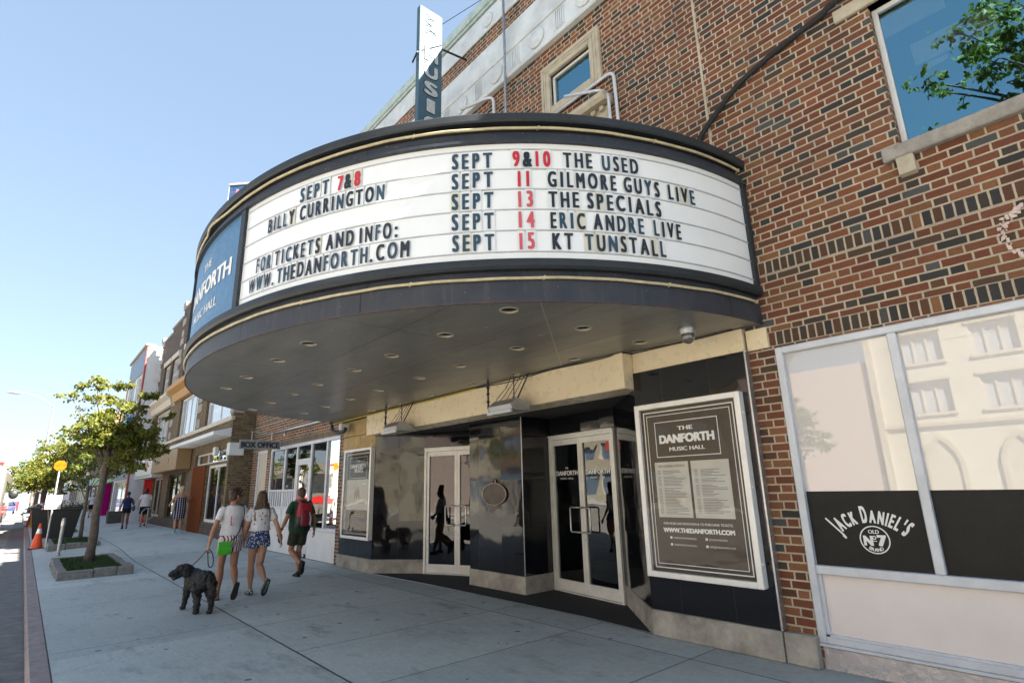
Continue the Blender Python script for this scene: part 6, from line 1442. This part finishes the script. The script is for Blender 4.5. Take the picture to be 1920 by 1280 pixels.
    if 'bottom' in look:
        c = MB(); hz = look.get('legend', .45)
        c.loft([ring(*a) for a in [(0, 0, .80, .105*W, .085), (0, -.005, .86, .178*W, .128), (0, -.012, .93, .188*W, .136), (0, -.004, 1.0, .165*W, .113), (0, 0, look.get('waist', 1.03), .155*W, .106)]])
        for s in 'LR':
            a, b = V('hip'+s), V('knee'+s); d = b-a; fl = look.get('flare', 1.0); c.tube([a+Vector((0, 0, .03)), a, a+d*hz*.5, a+d*hz], [.10*k*lw, .104*k*lw, .101*k*lw*fl, .10*k*lw*fl], 14)
        fuse(c, 'shorts', look['bottom'], t, .0085, 5, wr(.006, 12))
    if 'dress' in look:
        c = MB(); c.loft([ring(*a) for a in [(0, 0, .52, .16*W, .13), (0, 0, .66, .18*W, .14), (0, -.01, .86, .20*W, .15), (0, -.01, .95, .195*W, .145), (0, 0, 1.1, .16*W, .12), (0, .005, 1.24, .165*W, .125), (0, 0, 1.31, .165*W, .115)]])
        fuse(c, 'dress', look['dress'], t, .0095, 5, wr(.006, 10))
    hm = MB(); st = look.get('hair', 'short')
    if st in ('short', 'balding'):
        b_ = .0 if st == 'short' else -.004
        hm.ell(hp(0, -.026, .036 if st == 'short' else .022), ((.082+b_)*k, (.094+b_)*k, (.10+b_ if st == 'short' else .093)*k), Rm, 18, 12)
        hm.ell(hp(0, -.06, -.02), (.072*k, .052*k, .07*k), Rm)
        if look.get('tuft'): hm.ell(hp(0, -.075, .085), (.07*k, .055*k, .045*k), Rm); hm.ell(hp(.02, .03, .085), (.06*k, .06*k, .045*k), Rm)
    elif st == 'bob':
        hm.ell(hp(0, -.025, .03), (.095*k, .10*k, .10*k), Rm, 18, 12); hm.ell(hp(0, -.04, -.05), (.092*k, .075*k, .085*k), Rm)
    elif st == 'long':
        hm.ell(hp(0, -.022, .03), (.085*k, .10*k, .105*k), Rm, 18, 12)
        rr_ = [(-.02, .04, .085, .09), (-.045, -.06, .10, .07), (-.075, -.16, .135, .055), (-.095, -.26, .155, .045), (-.10, -.35, .145, .035), (-.098, -.42, .10, .022)]
        hm.loft([[hp(rx*math.cos(q), y+ry*math.sin(q), z) for q in [2*math.pi*i/20 for i in range(20)]] for y, z, rx, ry in rr_])
    elif st == 'bun': hm.ell(hp(0, -.02, .035), (.083*k, .098*k, .10*k), Rm, 18, 12); hm.ell(hp(0, -.09, .07), (.05*k, .05*k, .045*k), Rm)
    fuse(hm, 'hair', look['haircol'], t, .0075, 2, lambda p: .010*noise.noise(Vector((p.x*42, p.y*42, p.z*(9 if st == 'long' else 26))))+.008*noise.noise(Vector((p.x*95, p.y*95, p.z*(8 if st == 'long' else 60)))))
    return t, L, V, hp, body
def stripes_v(c, wdt, per):
    def f(T, col):
        P, px, py, pz, g = T.pos(); u = T.math('ADD', T.math('MULTIPLY', px, 1.0), T.math('MULTIPLY', py, .55)); s = T.math('FRACT', T.math('DIVIDE', u, per)); return T.mix(T.math('LESS_THAN', s, wdt/per), col, c)
    return f
def blotches(cs, scale, size):
    def f(T, col):
        v = T.n('ShaderNodeTexVoronoi'); v.inputs['Scale'].default_value = scale; T.set(v.inputs['Vector'], T.pos()[0]); wn = T.n('ShaderNodeTexWhiteNoise'); T.t.links.new(v.outputs['Position'], wn.inputs['Vector'])
        return T.mix(T.math('LESS_THAN', v.outputs['Distance'], size), col, T.ramp(wn.outputs['Value'], cs, 'CONSTANT'))
    return f
M['tee'] = cloth('white_tee', (.66, .65, .68), None); M['floral'] = cloth('floral_white', (.66, .65, .68), blotches([(0, (.5, .12, .2)), (.3, (.12, .14, .35)), (.55, (.62, .3, .42)), (.75, (.12, .25, .2))], 17, .26))
M['stripeshort'] = cloth('striped_cotton', (.62, .57, .58), stripes_v((.16, .03, .06), .016, .042)); M['blueprint'] = cloth('blue_print', (.03, .05, .14), blotches([(0, (.45, .47, .55)), (.5, (.2, .25, .4)), (.8, (.5, .5, .55))], 34, .42))
M['greentee'] = cloth('dark_green_tee', (.018, .06, .035)); M['olive'] = cloth('dark_olive', (.035, .04, .028)); M['navycloth'] = cloth('navy_cloth', (.015, .028, .09)); M['blackcloth'] = cloth('black_cloth', (.01, .01, .012)); M['whitecloth'] = cloth('white_cloth', (.68, .67, .70))
def zig(T, col):
    P, px, py, pz, g = T.pos(); a = T.math('FRACT', T.math('DIVIDE', px, .075)); b = T.math('FRACT', T.math('DIVIDE', pz, .07)); return T.mix(T.math('MULTIPLY', T.math('LESS_THAN', a, .34), T.math('LESS_THAN', b, .62)), col, (.55, .55, .6))
M['dressmat'] = cloth('patterned_dress', (.018, .016, .06), zig)
M['turq'] = cloth('turquoise_shoe', (.05, .45, .55)); M['blackshoe'] = cloth('black_shoe', (.014, .014, .014)); M['greyshoe'] = cloth('grey_green_shoe', (.16, .19, .16), blotches([(0, (.5, .5, .48)), (.5, (.04, .05, .05))], 22, .4))
M['darksole'] = paint('dark_sole', (.035, .03, .03), .8, bump=0)
z_ = lambda x, y: ground_h(x, y)
W1 = (2.70, 10.32)
w1, L1, V1, hp1, _ = person('woman in a white tee and striped shorts walking the black dog', (*W1, 0), 1.715, dict(kneeL=(-.085, .085, .49), ankL=(-.10, .07, .085), kneeR=(.095, .01, .485), ankR=(.075, -.25, .235), toeR=(-.12, .30, -.95), elL=(-.275, -.06, 1.11), wrL=(-.335, -.10, .875), elR=(.255, .02, 1.12), wrR=(.245, .17, .95), head=(.03, .03, 1.61)),
    dict(skin=M['skin2'], top=M['tee'], hem=.985, ease=.022, bottom=M['stripeshort'], legend=.42, hair='short', tuft=True, haircol=hairmat('dark_brown_hair', (.03, .014, .010), (.06, .025, .016)), sole=M['darksole'], curlL=.75, lw=1.0), None, -68)
# print on the back of the tee
mb = MB(); rr = random.Random(4)
sg = MB(); sg.box(-.0, .0, 0, 0, 0, 0); sg.bm.free()
gl = MB(); 
for s in (-1, 1): gl.ell(hp1(s*.032, .086, .002), (.024, .008, .018), Matrix.Rotation(R(-68), 3, 'Z'))
gl.tube([hp1(.075, .0, .008), hp1(.066, .07, .006)], .004, 5); gl.build('sunglasses', M['black'], w1, True)
g1, L2, V2, hp2, _ = person('girl with long brown hair, floral tee and blue printed shorts', (3.14, 10.28, 0), 1.665, dict(kneeL=(-.06, .11, .48), ankL=(-.03, .16, .09), kneeR=(.06, .03, .475), ankR=(.095, -.22, .235), toeR=(-.18, .35, -.92), elR=(.265, -.10, 1.13), wrR=(.355, -.06, .885), elL=(-.235, .0, 1.12), wrL=(-.22, .10, .90), head=(0, .03, 1.605)),
    dict(skin=M['skin'], top=M['floral'], hem=1.06, ease=.03, sleeve=.6, bottom=M['blueprint'], legend=.24, flare=1.12, waist=1.08, hair='long', haircol=hairmat('long_brown_hair', (.055, .028, .014), (.10, .055, .028), (.30, .18, .075), 1.12, 1.40), shoes=M['greyshoe'], sole=M['darksole'], lw=1.02), None, 0)
m1, L3, V3, hp3, _ = person('man in a dark green tee and olive shorts with a red backpack', (4.37, 11.78, 0), 1.74, dict(kneeL=(-.10, .10, .50), ankL=(.0, -.20, .27), toeL=(.06, .45, -.85), kneeR=(.05, .08, .49), ankR=(.04, .03, .085), elL=(-.285, -.05, 1.12), wrL=(-.35, .02, .90), elR=(.27, -.06, 1.10), wrR=(.30, -.02, .86), head=(.0, .045, 1.60)),
    dict(skin=M['skin2'], top=M['greentee'], hem=.86, ease=.028, sleeve=.72, bottom=M['olive'], legend=.72, flare=1.02, fem=False, w=1.10, aw=1.1, hair='balding', haircol=hairmat('cropped_brown_hair', (.07, .035, .02), (.11, .06, .04)), shoes=M['blackshoe'], sole=M['darksole'], curlL=.8), None, 10)
p4 = person('blonde woman in a navy patterned dress with turquoise shoes', (4.55, 24.6, z_(4.55, 24.6)), 1.70, dict(elL=(-.27, .12, 1.14), wrL=(-.30, .26, 1.05), elR=(.27, .06, 1.13), wrR=(.33, .12, 1.2)), dict(skin=M['skin'], dress=M['dressmat'], hair='bob', haircol=hairmat('blonde_hair', (.5, .36, .17), (.62, .5, .3)), shoes=M['turq'], sole=M['white'], w=1.12), 'people walking up the pavement', 10)
p5 = person('woman in a navy sleeveless top and dark shorts carrying a blue bag', (3.72, 31.8, z_(3.72, 31.8)), 1.63, dict(ankL=(-.10, -.16, .17), toeL=(0, .6, -.7), kneeL=(-.10, .02, .49), elR=(.25, .10, 1.12), wrR=(.30, .22, 1.22)), dict(skin=M['skin3'], top=M['navycloth'], hem=.92, sleeve=0, bottom=M['blackcloth'], legend=.42, hair='bun', haircol=hairmat('black_hair', (.008, .007, .007), (.015, .013, .012)), sole=M['darksole'], w=1.05), 'people walking up the pavement', 0)
p6 = person('person in a white tee and black shorts walking past the red doorway', (4.42, 31.8, z_(4.42, 31.8)), 1.72, dict(ankL=(-.09, -.10, .12), toeL=(0, .8, -.5), kneeR=(.10, .12, .49), ankR=(.10, .16, .085)), dict(skin=M['skin'], top=M['whitecloth'], hem=.90, ease=.03, sleeve=.65, bottom=M['blackcloth'], legend=.80, flare=1.1, fem=False, hair='bob', haircol=hairmat('black_bob_hair', (.008, .007, .007), (.015, .013, .012)), shoes=M['blackshoe'], sole=M['white'], w=1.12), 'people walking up the pavement', -20)
p7 = person('distant person in a white top and dark shorts beside the magenta panel', (3.9, 52, z_(3.9, 52)), 1.7, dict(ankL=(-.09, -.12, .13), toeL=(0, .7, -.6)), dict(skin=M['skin'], top=M['whitecloth'], hem=.9, bottom=M['blackcloth'], legend=.8, hair='short', haircol=M['whitecloth'], shoes=M['blackshoe']), 'people walking up the pavement')
# back print, bags, backpack
bp = MB(); 
def on_back(L, x, z): return L((x, -.128-.03*(1-abs(x)/.16), z))
for i, (x, z, h_) in enumerate(((-.055, 1.19, .10), (-.05, 1.15, .05))): bp.poly([on_back(L1, x-.008, z), on_back(L1, x+.008, z), on_back(L1, x+.008, z+h_), on_back(L1, x-.008, z+h_)])
bp.poly([on_back(L1, -.063, 1.145), on_back(L1, -.03, 1.145), on_back(L1, -.03, 1.16), on_back(L1, -.063, 1.16)]); bp.build('shirt_print', paint('red_print', (.55, .08, .18), .8, bump=0), w1)
t = thing('shoulder_bag', 'bright green bag on a dark crossbody strap at the woman\'s hip', 'bag', L1((-.10, -.2, .80)))
mb = MB(); b_ = MB(); c0 = L1((-.125, -.175, .815))
mb.loft([[c0+Vector((a*w_, b*.03*d_, h_)) for a, b in ((-1, -1), (1, -1), (1, 1), (-1, 1))] for w_, d_, h_ in ((.085, .7, -.115), (.094, 1.1, -.085), (.092, 1.1, .05), (.088, .8, .085))]); mb.build('bag_body', paint('green_leather', (.06, .48, .02), .4, dirt=.2, scale=9, bump=.003), t, True, angle=40)
b_.loft([[c0+Vector((a*.094, -.034-.006*d_, h_)) for a in (-1, -.3, .3, 1)]+[c0+Vector((a*.094, -.030, h_)) for a in (1, .3, -.3, -1)] for d_, h_ in ((.6, .085), (1, .04), (1.2, .0))]); b_.build('bag_flap', paint('green_flap', (.05, .42, .015), .4, dirt=.2), t)
mb = MB(); sp = smoothpts([L1(p) for p in ((-.04, -.165, .89), (.07, -.165, 1.02), (.115, -.155, 1.18), (.145, -.14, 1.32), (.13, -.08, 1.455), (.09, .0, 1.475), (.06, .08, 1.42))], 4); mb.tube(sp, (.0035, .009), 6); mb.build('strap', M['navycloth'], t)
t = thing('backpack', 'red and black backpack with pale straps on the man in green', 'backpack', L3((0, -.2, 1.2)))
c0 = L3((0, -.215, 1.17)); mb = MB(); n = 16
def brow(w_, d_, h_, oy=0): return [c0+Vector((w_*math.copysign(abs(math.cos(q))**.6, math.cos(q)), oy+d_*math.copysign(abs(math.sin(q))**.7, math.sin(q)), h_)) for q in [2*math.pi*i/n for i in range(n)]]
mb.loft([brow(.10, .06, .245), brow(.125, .085, .21), brow(.15, .10, .08), brow(.155, .105, 0), brow(.158, .105, -.02)][::-1]); mb.build('pack_body', paint('red_nylon', (.40, .012, .03), .45, dirt=.3, scale=12, bump=.006), t, True, angle=60)
mb = MB(); mb.loft([brow(.159, .107, -.015), brow(.168, .115, -.1), brow(.165, .11, -.2), brow(.14, .09, -.245)][::-1]); mb.build('pack_base', paint('black_nylon', (.012, .011, .013), .45, dirt=.3, bump=.006), t, True, angle=60)
mb = MB(); mb.loft([brow(.09, .03, -.2, -.10), brow(.105, .045, -.12, -.095), brow(.10, .045, .02, -.09), brow(.075, .03, .1, -.07)]); mb.build('pocket', paint('dark_red_nylon', (.22, .01, .02), .45, dirt=.3), t, True, angle=60)
mb = MB(); 
for pts in (((.055, -.148, .06), (.075, -.15, -.05), (.06, -.155, -.17)), ((.085, -.135, .0), (.095, -.14, -.1), (.085, -.14, -.21))): mb.tube([c0+Vector(p) for p in pts], (.004, .010), 6)
mb.build('pale_strap', M['whitecloth'], t)
mb = MB()
for s in (-1, 1): mb.tube(smoothpts([c0+Vector((s*.05, .04, .235)), L3((s*.085, -.10, 1.44)), L3((s*.105, -.02, 1.475)), L3((s*.12, .09, 1.38)), L3((s*.15, .09, 1.2)), L3((s*.17, -.05, 1.03))], 4), (.006, .022), 6)
mb.build('shoulder_strap', paint('red_strap', (.36, .012, .03), .6), t)
mb = MB(); wv = V3('wrL'); mb.ell(wv+Vector((-.0, .02, -.15)), (.045, .05, .10)); mb.ell(wv+Vector((-.03, .01, -.09)), (.05, .03, .03)); tag(mb.build('camera', M['black'], None, True), 'small black camera held in the hand of the man in green', 'camera')
mb = MB(); wv = V3('wrL')+(V3('elL')-V3('wrL')).normalized()*.03; d_ = (V3('elL')-V3('wrL')).normalized(); mb.tube([wv-d_*.014, wv+d_*.014], .034, 12); mb.build('watch', M['black'], m1)
t4 = p4[0]; L4 = p4[1]; mb = MB(); mb.ell(L4((-.23, .0, .93)), (.06, .15, .15)); mb.tube(smoothpts([L4((-.23, -.1, 1.0)), L4((-.17, -.12, 1.3)), L4((-.14, -.02, 1.44)), L4((-.2, .09, 1.0))], 4), .012, 6); tag(mb.build('shoulder_bag', paint('beige_leather', (.5, .42, .28), .6), None, True), 'beige shoulder bag of the blonde woman in the dress', 'bag')
L5 = p5[1]; mb = MB(); mb.ell(L5((.28, .02, .93)), (.07, .14, .13)); mb.tube([L5((.27, 0, 1.03)), L5((.26, .06, 1.14))], .012, 6); tag(mb.build('tote_bag', paint('blue_canvas', (.02, .10, .26), .7), None, True), 'blue tote bag on the arm of the woman in navy', 'bag')
# dog: black, shaggy, seen from behind, head turned to the left with the mouth open
dog = thing('dog', 'shaggy black dog on a lead looking left with its mouth open', 'dog', (2.15, 9.62, 0)); mb = MB()
DS = .88
D = lambda x, y, z: Vector((2.15+x*DS, 9.62+y*DS, z*DS))
def tubeD(pts, r, n=12): mb.tube([D(*p) for p in pts], r, n)
tubeD([(.05, -.36, .50), (.05, -.28, .50), (.03, -.15, .49), (0, .0, .47), (-.03, .15, .47), (-.05, .27, .50), (-.06, .33, .52)], [(.08, .09), (.12, .125), (.13, .135), (.125, .135), (.13, .155), (.115, .145), (.06, .09)], 16)
tubeD([(-.05, .25, .53), (-.12, .24, .60), (-.19, .20, .645)], [.10, .088, .082])
mb.ell(D(-.235, .18, .655), (.095, .078, .08)); mb.ell(D(-.20, .18, .70), (.07, .07, .04))
tubeD([(-.27, .17, .645), (-.34, .145, .625), (-.40, .125, .605), (-.425, .118, .60)], [.058, .047, .04, .026])
tubeD([(-.25, .16, .60), (-.32, .135, .555), (-.375, .12, .525)], [.042, .03, .016])
for s, y in ((-1, .10), (1, .255)): tubeD([(-.20, y, .69), (-.19, y+.02*s, .64), (-.20, y+.035*s, .565), (-.205, y+.03*s, .54)], [(.018, .03), (.022, .05), (.022, .048), (.01, .02)])
# legs: front pair straight, hind pair with thigh, stifle forward, hock back
tubeD([(-.10, .24, .44), (-.115, .26, .30), (-.12, .29, .17), (-.125, .33, .07), (-.125, .36, .03)], [.062, .047, .036, .032, .03]); mb.ell(D(-.128, .385, .025), (.034, .052, .026))
tubeD([(.02, .25, .44), (.03, .24, .30), (.035, .22, .17), (.035, .22, .07), (.035, .23, .03)], [.062, .047, .036, .032, .03]); mb.ell(D(.035, .25, .025), (.034, .052, .026))
for x, dy in ((-.045, .04), (.125, -.10)):
    tubeD([(x, -.24, .46), (x, -.17+dy*.4, .36), (x, -.16+dy*.6, .29), (x, -.25+dy, .205), (x, -.29+dy, .16), (x, -.265+dy, .08), (x, -.255+dy, .03)], [.085, .082, .06, .042, .034, .032, .034]); mb.ell(D(x, -.225+dy, .025), (.036, .055, .027))
tubeD([(.06, -.36, .50), (.085, -.41, .44), (.11, -.425, .36), (.14, -.41, .28), (.155, -.39, .24)], [.036, .042, .05, .042, .016])
T = NT('black_fur'); n_ = T.noise(60, 4, .7, T.vscale((1, 1, .5))); M['fur'] = T.done(T.bsdf(T.mix(T.mapr(n_, .4, .75), (.006, .006, .007), (.026, .025, .027)), .6, 0, .5, T.bump(n_, .015)))
fuse(mb, 'body', M['fur'], dog, .0085, 3, lambda p: .014*noise.noise(p*30)+.015*abs(noise.noise(p*58)))
mb = MB(); mb.ell(D(-.432, .116, .606), (.016, .022, .016)); mb.build('nose', M['rubber'], dog, True)
mb = MB(); mb.tube([D(-.29, .15, .588), D(-.35, .13, .56), D(-.385, .118, .538)], (.022, .007), 8); mb.build('tongue', paint('tongue_pink', (.5, .25, .16), .4, bump=0), dog, True)
mb = MB()
for y in (.115, .235): mb.ell(D(-.285, y, .682), (.012, .010, .011))
mb.build('eye', M['black'], dog, True)
mb = MB(); n = 18
mb.loft([[D(-.115, .235, .60)+Vector((math.cos(q)*.02+f, math.sin(q)*.098, math.cos(q)*.095+f*.5)) for q in [2*math.pi*i/n for i in range(n)]] for f in (-.01, .012)], False); mb.build('collar', M['navycloth'], dog, True)
# lead from the collar to the hand with a hanging loop
hnd = V1('wrL')+(V1('wrL')-V1('elL')).normalized()*.085
mb = MB(); mb.tube([D(-.10, .22, .69), D(-.10, .22, .69).lerp(hnd, .5)+Vector((0, 0, -.012)), hnd], (.003, .0085), 6)
mb.tube(smoothpts([hnd, hnd+Vector((.015, -.02, -.10)), hnd+Vector((.03, -.03, -.22)), hnd+Vector((.065, -.03, -.265)), hnd+Vector((.10, -.02, -.22)), hnd+Vector((.085, -.01, -.08)), hnd+Vector((.03, 0, .01))], 5), (.003, .0085), 6)
tag(mb.build('dog_lead', M['navycloth'], None, True), 'dark blue dog lead running from the collar to the woman\'s hand', 'lead')
